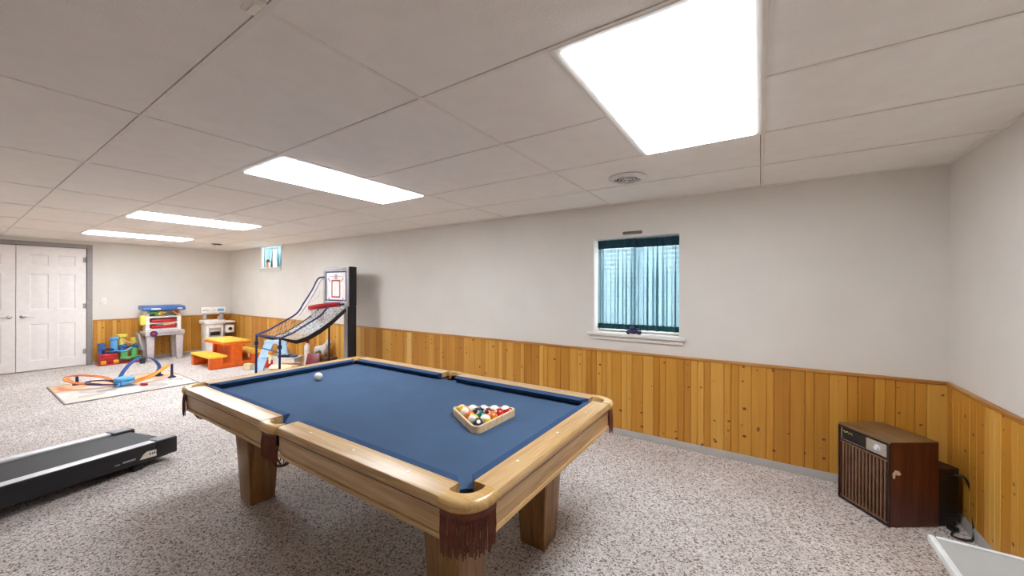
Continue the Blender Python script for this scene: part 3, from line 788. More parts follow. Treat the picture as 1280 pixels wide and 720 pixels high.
BALLS = {  # (row, place across): colour, striped, rotation, label
 (0, 0): (YEL, 0, (.3, 1.9, 0), 'solid yellow ball in the rack corner that points down the table'),
 (1, -1): (ORA, 1, (.9, .3, 0), 'orange striped ball touching the solid yellow ball in the rack'),
 (1, 1): (GRN, 1, (.25, .25, 0), 'green striped ball with white top at the rear side of the rack'),
 (2, -2): (ORA, 0, (.4, 1.2, 0), 'solid orange-red ball along the rack side facing the table middle pocket'),
 (2, 0): (BLK, 0, (.4, .2, .8), 'solid black ball in the middle of the rack'),
 (2, 2): (BLU, 1, (-.2, .35, 0), 'blue striped ball with white top at the rear side of the rack'),
 (3, -3): (YEL, 1, (1.2, .5, 0), 'yellow striped ball next to the dark purple ball in the rack'),
 (3, -1): (GRN, 0, (.2, .9, .4), 'solid green ball surrounded by others inside the rack'),
 (3, 1): (MAR, 0, (0, .4, 1.2), 'solid maroon ball surrounded by others inside the rack'),
 (3, 3): (MAR, 1, (.1, .2, 0), 'maroon striped ball with large white top in the rack'),
 (4, -4): (PUR, 0, (.15, -.75, -.75), 'dark purple ball with white spot in the rack corner nearest the fringed pocket'),
 (4, -2): (YEL, 1, (.0, .05, .3), 'mostly white striped ball beside the dark purple ball in the rack'),
 (4, 0): (ORA, 0, (.3, .2, 1.4), 'solid bright orange ball in the middle of the rack short side'),
 (4, 2): (RED, 0, (.5, .6, 1.2), 'solid red ball between the bright orange ball and a white corner ball'),
 (4, 4): (RED, 1, (.1, -.15, .2), 'white topped striped ball in the rack corner nearest the window'),
}
for (r, k), (c, st, rot, lab) in BALLS.items():
    ball('billiard_ball', lab, c, bool(st), x5-(4-r)*dx, yc+k*dy/2, rot)
# triangle rack: rounded triangle ring
def rtri(d, rad, n=8):
    """rounded outline at distance d around the triangle of corner ball centres"""
    cs = [(x5-4*dx, yc), (x5, yc-2*dy), (x5, yc+2*dy)]; out = []
    # push corners out so that sides keep distance d, with a corner radius rad
    cen = (sum(c[0] for c in cs)/3, yc)
    for i, (cx, cy) in enumerate(cs):
        base = [180, 300, 60][i]; k = (d-rad)*2
        ox, oy = cx+k*math.cos(math.radians(base)), cy+k*math.sin(math.radians(base))
        for j in range(n+1):
            a = math.radians(base-60+120*j/n); out.append((ox+rad*math.cos(a), oy+rad*math.sin(a)))
    return out
g = G(); O = rtri(BR+.0125, .03); I = rtri(BR+.001, .0185); zr0, zr1 = ZB+.0005, ZB+.037
rows = []
for o, i in zip(O, I):
    rows.append([g.bm.verts.new((x, y, z)) for (x, y), z in ((o, zr0), (o, zr1), (i, zr1), (i, zr0))])
for a in range(len(rows)):
    A, B = rows[a], rows[(a+1) % len(rows)]
    for k in range(4): g.bm.faces.new((A[k], A[(k+1) % 4], B[(k+1) % 4], B[k]))
tag(g.done('ball_rack', 'rackwood', bevel=.002), 'light wooden triangle rack around the balls on the blue cloth', 'rack')

# ------------------------------------------------------------------ window air conditioner standing on the carpet
a_front = math.atan2(.19, -.27)
ac = thing('air_conditioner', 'old brown wood-grain air conditioner standing on the carpet in the corner', 'air conditioner', (.634, 3.037, 0), math.atan2(-.272, .19))
# local: x runs along the front towards the camera-side corner (front left edge at x=-.333), y into the cabinet
W_, D_, Hh = .333, .295, .497
g = G()
g.bb((-W_, .004, .006), (-W_+.014, D_, Hh)); g.bb((-.014, .004, .006), (0, D_, Hh)); g.bb((-W_+.014, .03, .006), (-.014, D_, .02)); g.bb((-W_+.014, D_-.012, .02), (-.014, D_, Hh-.012))
g.done('cabinet', 'walnut', ac, bevel=.002)
g = G(); g.bb((-W_, .0, Hh-.0115), (0, D_, Hh+.001), bev=.002); g.done('cabinet_top', 'walnut_top', ac)
g = G(); g.bb((-W_+.0142, .026, .02), (-.0142, .05, Hh-.012)); g.bb((-W_+.0142, .002, .386), (-.0142, .02, .394)); g.bb((-W_+.0142, .002, .476), (-.0142, .02, Hh-.012)); g.bb((-W_, -.002, .0), (0, .0035, .012)); g.bb((-.012, -.003, .012), (0, .0035, Hh-.013)); g.bb((-W_, -.003, .012), (-W_+.008, .0035, Hh-.013))
g.done('front_frame', 'darkbrown', ac)
g = G(); n = 13; x0, x1 = -W_+.018, -.02
for k in range(n):
    x = x0+(x1-x0)*(k+.5)/n; g.box((x, .008, .2), (.0115, .01, .352), bev=.0015)
for z in (.022, .383): g.bb((x0-.003, .002, z-.006), (x1+.004, .018, z+.004))
g.done('grille', 'louver', ac)
g = G(); g.bb((-W_+.018, .003, .398), (-W_*.5+.02, .012, .472)); g.bb((-W_+.024, -.0005, .402), (-W_+.19, .004, .406)); pn = g.done('control_panel', 'black', ac)
g = G(); g.bb((-W_*.5+.021, .001, .398), (-.02, .012, .472), bev=.002); g.bb((-W_+.0185, .0015, .398), (-W_+.0235, .006, .472)); g.bb((-W_+.0235, .0015, .398), (-W_*.5+.0205, .006, .4045)); g.done('control_plate', 'panelsilver', pn)
g = G(); g.lathe([(0, -.014), (.012, -.0135), (.0145, -.01), (.016, 0), (.019, .001), (.019, .003)], (-.075, 0, .436), 20, fn=lambda a, b, c: (a, c, b)); g.done('knob', 'silver', pn)
g = G(); pts = [(-W_+.032+.0075*k, .0005, .453+.006*math.sin(k*1.9)) for k in range(10)]; g.tube(pts, .0022, 5); g.done('lettering', 'gold', pn)
g = G(); g.bb((-.29, D_, .03), (-.005, D_+.13, .34), bev=.004); ch = g.done('rear_chassis', 'darkbrown', ac)
g = G()
for k in range(14): g.bb((-.004, D_+.02, .06+k*.018), (-.0015, D_+.11, .066+k*.018))
g.done('side_vents', 'black', ch)
for x in (-.27, -.03):
    g = G(); g.bb((x, D_+.01, 0), (x+.02, D_+.12, .031)); g.done('foot', 'darkbrown', ac)
g = G(); g.prism([(.012, .318), (.03, .334), (.05, .33), (.062, .312), (.05, .304), (.03, .31), (.024, .285), (.014, .29)], .0003, .0025, fn=lambda u, v, w: (w, u+.004, v)); g.done('torn_tape', 'tan', ac)
g = G()
cp = []
for P in [(-.01, D_+.1, .30), (.03, D_+.12, .30), (.055, D_+.13, .2), (.085, D_+.10, .07), (.115, D_+.06, .008), (.12, D_+.0, .007), (.08, D_-.02, .007), (.04, D_+.05, .007)]: cp.append(Vector(P))
def smooth(pts, n=6):
    P = [Vector(p) for p in pts]; out = []
    for i in range(len(P)-1):
        p0, p1, p2, p3 = P[max(i-1, 0)], P[i], P[i+1], P[min(i+2, len(P)-1)]
        for k in range(n):
            t = k/n; out.append(.5*((2*p1)+(-p0+p2)*t+(2*p0-5*p1+4*p2-p3)*t*t+(-p0+3*p1-3*p2+p3)*t**3))
    out.append(P[-1]); return out
g.tube(smooth(cp), .006, 8); g.bb((.01, D_+.03, 0), (.05, D_+.065, .025), bev=.004); g.done('power_cord', 'black', ac)

# ------------------------------------------------------------------ folding table at the near corner of the room
ft = thing('folding_table', 'grey laminate table corner with white edge in front of the air conditioner', 'table', (.69, .72, 0))
g = G(); g.bb((-.29, -.755, .701), (.29, .755, .7195)); g.done('tabletop', 'laminate', ft)
g = G()
for lo, hi in (((-.305, -.77, .699), (-.29, .77, .722)), ((.29, -.77, .699), (.305, .77, .722)), ((-.29, .755, .699), (.29, .77, .722)), ((-.29, -.77, .699), (.29, -.755, .722))): g.bb(lo, hi, bev=.004)
g.done('edge_band', 'lamedge', ft)
for sy in (-1, 1):
    for sx in (-1, 1):
        g = G(); g.tube([(sx*.22, sy*.6, .7), (sx*.24, sy*.62, .3), (sx*.25, sy*.63, .0)], .014, 10); g.done('leg', 'greysteel', ft)

# ------------------------------------------------------------------ treadmill: local y runs to the rear end
tm = thing('treadmill', 'black treadmill with silver side rails on the carpet beside the pool table', 'treadmill', (-4.265, .955, 0), math.atan2(.292, .956))
tilt = -.047  # deck climbs to the front (towards -y)
def td(y): return .162+tilt*y      # deck height
TL, TW = 1.62, .61
hw = TW/2
def tbox(g, x0, x1, y0, y1, h0, h1, mi=0, bev=0):
    """slab that follows the deck slope: h measured from the deck"""
    vs = []
    for y in (y0, y1):
        for x, h in ((x0, h0), (x1, h0), (x1, h1), (x0, h1)): vs.append(g.bm.verts.new((x, y, td(y)+h)))
    fs = [g.bm.faces.new([vs[i] for i in f]) for f in ((0, 1, 2, 3), (7, 6, 5, 4), (0, 4, 5, 1), (1, 5, 6, 2), (2, 6, 7, 3), (3, 7, 4, 0))]
    for f in fs: f.material_index = mi
    if bev:
        r = bmesh.ops.bevel(g.bm, geom=list(set(e for f in fs for e in f.edges)), offset=bev, segments=2, profile=.5, affect='EDGES')
        for f in r['faces']: f.material_index = mi
g = G(); tbox(g, -hw+.075, hw-.075, -TL, -.03, -.03, .0); 
g.cyl((-hw+.075, -.03, td(-.03)-.022), (hw-.075, -.03, td(-.03)-.022), .022, 14)
g.done('belt', 'belt', tm, angle=30)
for s in (-1, 1):
    g = G(); a, b = sorted((s*(hw-.078), s*(hw-.006))); tbox(g, a, b, -TL+.1, -.13, -.004, .016, bev=.005); rl = g.done('side_rail', 'silver', tm)
    g = G(); a, b = sorted((s*(hw-.02), s*hw)); tbox(g, a, b, -TL, -.05, -.118, -.002, bev=.004); a, b = sorted((s*(hw-.02), s*(hw+.004))); tbox(g, a, b, -TL, -.1, -.012, .012, bev=.003)
    sk = g.done('side_skirt', 'navyskirt', tm)
    if s > 0:
        g = G(); pr = [(-.235, -.09), (-.13, -.095), (-.085, -.062), (-.075, -.05), (-.19, -.042), (-.21, -.055)]
        g.prism(pr, hw+.0005, hw+.003, fn=lambda u, v, w: (w, u, td(u)+v)); bg = g.done('badge', 'badge', sk)
        g = G()
        for k in range(5): g.prism([(-.175+k*.014, -.074), (-.167+k*.014, -.074), (-.165+k*.014, -.058), (-.172+k*.014, -.058)], hw+.003, hw+.0038, fn=lambda u, v, w: (w, u, td(u)+v))
        g.done('lettering', 'black', sk)
        g = G(); g.prism([(-.335, -.078), (-.26, -.078), (-.258, -.066), (-.333, -.066)], hw+.0004, hw+.002, fn=lambda u, v, w: (w, u, td(u)+v)); g.prism([(-.38, -.08), (-.35, -.08), (-.348, -.073), (-.378, -.073)], hw+.0004, hw+.002, fn=lambda u, v, w: (w, u, td(u)+v)); g.done('stripe', 'greyplast', sk)
    # rear end cap
    g = G(); a, b = sorted((s*(hw-.105), s*(hw+.008))); tbox(g, a, b, -.13, .012, -.112, .017, bev=.008); cp_ = g.done('end_cap', 'black', tm)
    g = G(); a, b = sorted((s*(hw-.095), s*(hw-.004))); tbox(g, a, b, -.12, -.01, .0172, .02, bev=.001); g.done('cap_plate', 'greyplast', cp_)
    g = G(); a, b = sorted((s*(hw-.07), s*(hw-.015))); y0 = -.2; g.bb((a, y0-.06, 0), (b, y0, .075), bev=.008); g.done('rear_foot', 'blacksoft', tm)
    g = G(); a, b = sorted((s*(hw-.06), s*(hw-.02))); g.cyl((a, -TL+.15, .035), (b, -TL+.15, .035), .035, 14); g.bb((a, -TL+.13, .03), (b, -TL+.17, td(-TL+.15)-.08)); g.done('front_wheel', 'blacksoft', tm)
    g = G(); g.tube([(s*(hw+.03), -TL+.12, td(-TL)-.06), (s*(hw+.03), -TL-.02, .8), (s*(hw+.02), -TL+.0, 1.1)], .028, 12); g.done('upright', 'black', tm)
g = G(); g.box((0, -.005, td(0)-.06), (TW-.2, .02, .07), bev=.004); g.done('rear_bar', 'black', tm)
g = G(); tbox(g, -hw+.02, hw-.02, -TL-.12, -TL+.12, -.09, .05, bev=.03); g.done('motor_hood', 'black', tm)
g = G(); g.box((0, -TL-.02, 1.16), (TW+.12, .10, .26), Rx(-.5), bev=.02); g.done('console', 'black', tm)

# ------------------------------------------------------------------ arcade basketball game
bg_ = thing('basketball_game', 'folding basketball hoop game with netted ramp standing beyond the pool table', 'basketball game', (-5.19, 2.265, 0))
XL, XRR = -.31, .31      # local x ; y=0 front edge, y grows to the board
yb = .93                 # board front
# board housing
g = G(); g.bb((-.345, yb, 1.115), (.31, yb+.115, 1.69), bev=.012); hs = g.done('board_housing', 'black', bg_)
g = G()
fx0, fx1, fz0, fz1 = -.345, .30, 1.118, 1.688; w = .05
for lo, hi in (((fx0, yb-.012, fz0), (fx0+w, yb-.0005, fz1)), ((fx1-w, yb-.012, fz0), (fx1, yb-.0005, fz1)), ((fx0+w, yb-.012, fz1-w), (fx1-w, yb-.0005, fz1)), ((fx0+w, yb-.012, fz0), (fx1-w, yb-.0005, fz0+w+.01))): g.bb(lo, hi, bev=.003)
g.done('board_frame', 't_grey2', hs)
g = G(); g.bb((fx0+w, yb-.006, fz0+w+.01), (fx1-w, yb-.0004, fz1-w)); bd = g.done('backboard', 't_white', bg_)
def ring(g, x0, x1, z0, z1, t, y0, y1):
    g.bb((x0, y0, z0), (x0+t, y1, z1)); g.bb((x1-t, y0, z0), (x1, y1, z1)); g.bb((x0+t, y0, z1-t), (x1-t, y1, z1)); g.bb((x0+t, y0, z0), (x1-t, y1, z0+t))
g = G(); ring(g, fx0+w+.008, fx1-w-.008, fz0+w+.02, fz1-w-.008, .022, yb-.0085, yb-.006); g.done('border_line', 't_navy', bd)
g = G(); ring(g, -.13, .09, 1.24, 1.50, .02, yb-.009, yb-.006); g.done('target_square', 't_red', bd)
g = G(); g.cyl((-.02, yb-.0095, 1.545), (-.02, yb-.006, 1.545), .04, 18); g.bb((-.2, yb-.0085, 1.548), (-.07, yb-.006, 1.556)); g.bb((.03, yb-.0085, 1.548), (.15, yb-.006, 1.556))
for sx, sz, ax, az in ((-1, -1, -.21, 1.215), (1, -1, .17, 1.215), (1, 1, .14, 1.50), (-1, 1, -.19, 1.50)): g.box((ax, yb-.0075, az), (.075, .003, .02), Ry(-.8*sx*sz))
g.done('board_print', 't_grey2', bd)
# rim: deep plastic hoop, a little lower on its open side
RC = (.02, yb-.205, 1.13); rr = .195
g = G(); n = 40; rows = []
for k in range(n):
    a = 2*PI*k/n; x, y = math.cos(a), math.sin(a); dz = .02*y+.012*x
    rows.append([g.bm.verts.new((RC[0]+q_*x, RC[1]+q_*y, RC[2]+dz+h_)) for q_, h_ in ((rr-.012, -.026), (rr+.006, -.03), (rr+.012, -.01), (rr+.012, .018), (rr+.004, .026), (rr-.010, .024), (rr-.014, .0))])
for k in range(n):
    A, B = rows[k], rows[(k+1) % n]
    for q_ in range(7): g.bm.faces.new((A[q_], A[(q_+1) % 7], B[(q_+1) % 7], B[q_]))
g.bb((-.07, yb-.03, 1.10), (.11, yb-.013, 1.17), bev=.006); g.done('rim', 't_red', bg_)
g = G(); nn = 16
for h in (1, -1):
    for k in range(nn):
        L = []
        for i in range(6):
            f = i/5; a = 2*PI*(k+h*f*1.6)/nn; rad = rr*(1-.3*f); L.append((RC[0]+rad*math.cos(a), RC[1]+rad*math.sin(a), RC[2]-.028+.02*math.sin(a)-.14*f))
        g.tube(L, .004, 4)
g.done('hoop_net', 'netwhite', bg_)
# ramp: cloth-sided chute rising to the board
PR = [(.0, .765), (.08, .74), (.19, .71), (.33, .745), (.5, .83), (.66, .93), (.87, 1.09)]
def prz(y):
    for (a, b), (c, d) in zip(PR, PR[1:]):
        if a <= y <= c: return b+(d-b)*(y-a)/(c-a)
    return PR[-1][1] if y > .5 else PR[0][1]
def sheetp(prof, x0, x1, t):
    g = G(); up = [(y, z) for y, z in prof]; dn = [(y, z-t) for y, z in prof][::-1]
    g.prism(up+dn, x0, x1, fn=lambda u, v, w: (w, u, v)); return g
sheetp([(.40, prz(.40))]+PR[4:], XL+.008, XRR-.008, .012).done('ramp', 'meshcloth', bg_, angle=60)
# near and far side skirts of dark cloth
for s, x in ((1, XRR), (-1, XL)):
    top = [(y, z+.012) for y, z in PR]; bot = [(y, z-.055*min(1, .2+y*2.2) if y < .8 else z-.045) for y, z in PR][::-1]
    g = G(); g.prism(top+bot, x-.007, x+.007, fn=lambda u, v, w: (w, u, v)); g.done('side_skirt', 'black', bg_)
# ramp netting lines (mesh cloth laid over the chute)
g = G()
for k in range(11):
    x = XL+.03+(XRR-XL-.06)*k/10; g.tube([(x, y, z+.006) for y, z in PR[1:]], .003, 4)
for k in range(24):
    y = .09+.77*k/23; g.tube([(XL+.02, y, prz(y)+.006), (XRR-.02, y, prz(y)+.006)], .003, 4)
g.done('ramp_mesh', 'netwhite', bg_)
# side tubes
TP = [(.02, .775), (.13, .81), (.24, .868), (.5, 1.012), (.61, 1.168), (.72, 1.34), (.80, 1.494), (.85, 1.535), (.92, 1.545)]
TPN = [(.02, .775), (.13, .81), (.24, .868), (.5, 1.012), (.60, 1.09), (.72, 1.13), (.92, 1.15)]
TPX = [XRR, XRR, XRR, XRR, XRR-.04, XRR-.12, XRR-.12]
g = G(); g.tube(smooth([(XL, y, z) for y, z in TP]), .012, 8); g.done('side_tube', 't_navy', bg_)
g = G(); g.tube(smooth([(x, y, z) for x, (y, z) in zip(TPX, TPN)]), .012, 8); g.done('side_tube', 't_navy', bg_)
g = G(); g.tube(smooth([(XL+.05, y+.02, z-.02) for y, z in TP[3:]]), .008, 8); g.done('inner_tube', 't_silver', bg_)
# netting between the tubes and the chute
for x, T in ((XL, TP), (XRR, TPN)):
    g = G()
    for k in range(16):
        y = .16+.68*k/15
        zt = next(b+(d-b)*(y-a)/(c-a) for (a, b), (c, d) in zip(T, T[1:]) if a <= y <= c)
        zt = min(zt, prz(y)+.30)
        g.tube([(x, y, prz(y)+.01), (x, min(y+.05, .9), zt)], .0022, 4)
    for f in (.33, .66):
        L = []
        for k in range(16):
            y = .16+.68*k/15; zt = next(b+(d-b)*(y-a)/(c-a) for (a, b), (c, d) in zip(T, T[1:]) if a <= y <= c); zt = min(zt, prz(y)+.30)
            L.append((x, y, prz(y)+(zt-prz(y))*f))
        g.tube(L, .0022, 4)
    g.done('side_net', 'netwhite', bg_)
g = G(); g.tube([(XL, 0, .77), (XRR, 0, .77)], .014, 8); g.done('front_bar', 't_navy', bg_)
for x in (XL, XRR):
    g = G(); g.tube([(x, .0, .77), (x, -.004, .4), (x, -.01, .0)], .0135, 8); g.box((x, -.004, .66), (.04, .04, .05), bev=.006); g.done('leg', 't_navy', bg_)
g = G(); g.tube([(XL+.1, .02, .60), (XRR, .01, .585)], .009, 8); g.done('cross_bar', 't_blue', bg_)
g = G(); g.bb((XRR-.115, yb-.01, 0), (XRR, yb+.11, 1.114), bev=.006); g.done('column', 'blacksoft', bg_)
g = G(); g.bb((XRR-.113, yb-.016, 0), (XRR-.03, yb-.0102, 1.11)); g.done('column_face', 't_grey2', bg_)
g = G(); g.tube([(XL+.02, yb+.05, 1.115), (XL+.02, yb+.05, 0)], .013, 8); g.done('rear_post', 'black', bg_)

# ------------------------------------------------------------------ picnic table toy
pc = thing('toy_picnic_table', 'orange plastic toy picnic table with yellow top and benches', 'toy table', (-8.065, 2.45, 0))
hx = .43
def side_panel(x0, x1):
    g = G()
    # outline in (y,z): bench, pedestal, bench joined by a low foot
    pts = [(0, 0), (.86, 0), (.86, .19), (.62, .19), (.615, .08), (.47, .08), (.475, .36), (.54, .40), (.54, .425), (.25, .425), (.25, .40), (.31, .36), (.31, .08), (.19, .08), (.185, .19), (0, .19)]
    g.prism(pts, x0, x1, fn=lambda u, v, w: (w, u, v)); return g
for s in (-1, 1):
    a, b = sorted((s*hx, s*(hx-.10))); side_panel(a, b).done('side_panel', 't_orange', pc, bevel=.018)
g = G(); g.bb((-hx+.05, .345, .02), (hx-.05, .435, .40)); g.done('pedestal', 't_orange', pc)
g = G(); g.bb((-hx-.01, .185, .385), (hx+.01, .605, .425), bev=.015); g.done('table_skirt', 't_orange', pc)
g = G(); g.bb((-hx-.005, .19, .425), (hx+.005, .60, .452), bev=.012); g.done('tabletop', 't_yellow', pc)
for y0 in (-.015, .605):
    g = G(); g.bb((-hx-.005, y0, .185), (hx+.005, y0+.265, .222), bev=.014); g.done('bench_seat', 't_yellow', pc)
g = G(); g.bb((hx+.0005, .68, .03), (hx+.002, .80, .07)); g.done('sticker', 't_white', pc)

# ------------------------------------------------------------------ toy workbench against the door wall
wb = thing('toy_workbench', 'grey and white toy workbench with blue canopy and red trays against the wainscot', 'toy workbench', (-9.62, 2.335, 0))
for sx in (-1, 1):
    for sy in (-1, 1):
        g = G(); g.box((sx*.135, sy*.215+(.01 if sy < 0 else 0), .235), (.075, .12, .47), taper=(.85, .72), bev=.008); g.done('leg', 't_grey', wb)
g = G(); g.bb((-.19, -.285, .47), (.20, .285, .56), bev=.014); g.bb((.195, -.10, .495), (.202, .22, .545)); g.done('worktop', 't_grey', wb)
g = G(); g.bb((.2022, -.12, .50), (.205, .22, .54), bev=.001); g.done('front_slot', 't_grey2', wb)
g = G(); g.cyl((.2, -.17, .515), (.208, -.17, .515), .055, 20); e = g.done('emblem', 't_navy', wb); 
g = G(); g.ball((.208, -.17, .515), .035, sc=(.12, 1, .7)); g.done('emblem_shield', 't_red', e)
g = G(); g.box((.10, -.345, .385), (.20, .03, .32), Rx(.18), bev=.01); g.done('side_leaf', 't_grey2', wb)
g = G()
for y0, y1 in ((-.25, -.19), (.21, .27)): g.bb((-.15, y0, .56), (.05, y1, .95), bev=.01)
g.bb((-.15, -.19, .56), (-.13, .21, .95)); g.bb((-.13, -.19, .56), (.05, .21, .6), bev=.006); g.bb((-.13, -.19, .685), (.05, .21, .71), bev=.004); g.bb((-.13, -.19, .80), (.05, .21, .83), bev=.004)
g.done('back_panel', 't_white', wb)
for z in (.602, .712):
    g = G(); g.bb((-.12, -.17, z), (.075, .19, z+.055), bev=.012); g.done('tray', 't_red', wb)
g = G(); pf = [(-.16, .955), (.16, .94), (.165, .975), (.13, 1.02), (-.12, 1.04), (-.16, 1.03)]
g.prism(pf, -.31, .31, fn=lambda u, v, w: (u, w, v)); cn = g.done('canopy', 't_blue', wb, bevel=.012)
g = G(); g.box((.167, -.13, .975), (.006, .13, .022)); g.box((.167, .22, .975), (.006, .07, .022)); g.done('canopy_label', 't_white', cn)
g = G(); g.bb((.0, -.33, .68), (.1, -.262, .86), bev=.012); g.done('side_bin', 't_lemon', wb)
wbx, wby = -9.62, 2.335
t = thing('toy_saw', 'orange toy saw hanging on the toy workbench under its blue canopy', 'toy tool', (wbx+.03, wby+.17, .84))
g = G(); g.box((.03, .0, .05), (.012, .14, .03), Rx(-.8)); g.done('blade', 't_gold', t)
g = G(); g.tube([(.03, .05, .02), (.03, .075, .05), (.03, .06, .09), (.03, .03, .08)], .012, 8); g.done('handle', 't_orange', t)
t = thing('toy_hammer', 'yellow toy hammer hanging beside the orange saw on the toy workbench', 'toy tool', (wbx+.03, wby-.02, .832))
g = G(); g.cyl((.03, 0, 0), (.03, .01, .08), .011, 8); g.done('handle', 't_gold', t)
g = G(); g.cyl((.03, -.05, .085), (.03, .05, .075), .024, 12); g.ball((.03, -.03, .05), .035); g.done('head', 't_lemon', t)
t = thing('toy_drill', 'green toy drill on the toy workbench under its blue canopy', 'toy tool', (wbx+.02, wby-.14, .832))
g = G(); g.cyl((.03, -.05, .07), (.03, .05, .075), .026, 12); g.box((.03, .03, .03), (.03, .03, .06), bev=.006); g.cyl((.03, -.09, .068), (.03, -.05, .07), .009, 8); g.done('body', 't_green', t)
t = thing('toy_wrench', 'pale yellow toy wrench lying on the lower red tray of the workbench', 'toy tool', (wbx+.03, wby+.06, .657))
g = G(); g.box((.04, 0, .012), (.02, .13, .016), Rx(.12)); g.lathe([(.013, 0), (.026, 0), (.026, .02), (.013, .02), (.013, 0)], (.04, .075, .01), 14); g.done('body', 't_cream', t)
t = thing('toy_pliers', 'dark toy pliers lying on the lower red tray of the workbench', 'toy tool', (wbx+.03, wby-.05, .657))
g = G(); g.tube([(.04, -.05, .01), (.045, 0, .014), (.04, .05, .01)], .009, 6); g.tube([(.05, -.05, .01), (.042, 0, .014), (.052, .05, .01)], .009, 6); g.done('body', 't_grey2', t)

# ------------------------------------------------------------------ marble run toy in front of the wainscot
mr = thing('toy_marble_run', 'colourful toy marble run of red, blue, yellow and green pieces by the doors', 'toy', (-9.72, 1.755, 0))
g = G(); g.bb((-.12, -.26, .0), (.12, .27, .022), bev=.006); g.done('base_plate', 't_red', mr)
g = G(); g.bb((-.08, -.245, .03), (.10, -.02, .20), bev=.02); g.box((.105, -.13, .12), (.02, .13, .05), bev=.006); g.box((.10, -.13, .165), (.03, .18, .02), bev=.005); g.done('engine_block', 't_red', mr)
for y in (-.20, -.045):
    g = G(); g.bb((.07, y-.034, .022), (.125, y+.034, .085), bev=.01); g.done('yellow_block', 't_gold', mr)
def tower(y, z0, z1, r, flare, m, x=0):
    g = G(); g.lathe([(r, z0), (r, z1-.06), (r*flare, z1-.045), (r*flare, z1), (r*flare*.85, z1), (r*.8, z1-.05), (0, z1-.052)], (x, y, 0), 18); g.done('tower', m, mr)
tower(-.21, .2, .385, .042, 1.1, 't_blue', .0)
tower(-.055, .2, .485, .048, 1.3, 't_sky', .02)
tower(.055, .33, .52, .042, 1.7, 't_lemon', -.03)
tower(.21, .32, .45, .05, 1.05, 't_lemon', .0)
tower(.205, .03, .27, .046, 1.1, 't_green', .03)
tower(.07, .08, .2, .05, 1.1, 't_green', .03)
tower(.06, .2, .34, .035, 1.2, 't_sky', -.02)
g = G(); g.ball((.05, .215, .3), .045); g.ball((.05, .07, .31), .04); g.ball((.06, -.19, .3), .03); g.done('ball_cup', 't_blue', mr)
for pts, m in (([(.03, -.19, .30), (.07, -.12, .28), (.05, -.05, .27)], 't_navy'), ([(.04, -.05, .24), (.08, .05, .22), (.06, .14, .26), (.02, .2, .3)], 't_sky'), ([(.0, .05, .42), (.06, .12, .38), (.02, .2, .34)], 't_peach'), ([(.05, .02, .1), (.09, .12, .09), (.07, .26, .1)], 't_green'), ([(.05, -.2, .24), (.09, -.1, .23), (.08, -.02, .22)], 't_navy')):
    g = G(); g.tube(smooth(pts), .014, 8); g.done('track', m, mr)
g = G(); g.lathe([(0, .105), (.09, .105), (.095, .115), (0, .118)], (.04, .20, 0), 18); g.done('plate', 't_green', mr)
t = thing('toy_bucket', 'small dark green toy bucket on the carpet between the marble run and the workbench', 'bucket', (-9.35, 2.0, 0))
g = G(); g.lathe([(0, 0), (.036, 0), (.048, .10), (.05, .104), (.045, .105), (.034, .01), (0, .012)], seg=18); g.done('body', 't_dkgreen', t)
g = G(); g.tube([(.046*math.cos(a), .0, .10+.03*math.sin(a)) for a in [PI*k/12 for k in range(13)]], .004, 6); g.done('handle', 'black', t)

# ------------------------------------------------------------------ toy kitchen in the far corner
kt = thing('toy_kitchen', 'white toy kitchen with sign board in the far corner behind the picnic table', 'toy kitchen', (-9.60, 3.17, 0))
g = G(); g.bb((-.17, -.19, 0), (.13, .10, .62), bev=.01); g.done('cabinet', 't_white', kt)
g = G(); g.bb((.1305, -.15, .36), (.137, .06, .54), bev=.002); ov = g.done('oven_door', 't_grey2', kt)
g = G(); g.bb((.137, -.13, .47), (.15, .04, .485), bev=.004); g.done('handle', 't_white', ov)
g = G(); g.bb((.137, -.13, .385), (.1385, .04, .455)); g.done('oven_window', 'black', ov)
g = G(); g.bb((.1305, -.15, .04), (.137, .06, .31), bev=.003); g.done('lower_door', 't_white', kt)
g = G(); g.bb((-.2, -.22, .62), (.17, .14, .70), bev=.02); g.bb((-.16, .14, .635), (.14, .32, .665), bev=.012); g.done('worktop', 't_white', kt)
g = G(); g.bb((-.14, .11, 0), (.08, .15, .63)); g.done('side_shelf_post', 't_grey2', kt)
g = G(); g.bb((-.14, .15, .42), (.13, .30, .58), bev=.01); g.cyl((.13, .225, .5), (.136, .225, .5), .035, 16, mi=1); g.done('microwave', ['t_white', 'black'], kt)
g = G(); g.box((-.05, .22, .3), (.16, .16, .24), taper=(.7, .7)); g.done('side_support', 't_brown', kt)
for y in (-.15, .15):
    g = G(); g.bb((-.13, y-.03, .70), (-.09, y+.03, .86), bev=.006); g.done('sign_post', 't_grey2', kt)
g = G(); g.bb((-.14, -.21, .84), (-.08, .22, .965), bev=.01); sg = g.done('sign_board', 't_white', kt)
g = G()
for k, (y, w, h) in enumerate(((-.17, .03, .05), (-.13, .02, .055), (-.10, .016, .03), (-.07, .02, .016), (-.01, .024, .04), (.03, .012, .05))): g.box((-.079, y, .90+.004*(k % 2)), (.004, w, h*.55), Rx(.3*(k % 3-1)))
g.done('sign_marks', 't_grey2', sg)
g = G(); g.bb((-.0805, .07, .875), (-.077, .18, .925)); g.done('sign_patch', 't_sky', sg)
g = G(); g.tube([(-.02, .06, .70), (-.02, .06, .76), (.03, .06, .775), (.05, .06, .75)], .01, 8); g.done('tap', 't_peach', kt)
t = thing('toy_bottle', 'small white toy bottle on the carpet beside the toy kitchen', 'toy', (-9.3, 3.43, 0))
g = G(); g.lathe([(0, 0), (.04, 0), (.042, .16), (.02, .2), (.018, .24), (0, .245)], seg=14); g.done('body', 't_cream', t)

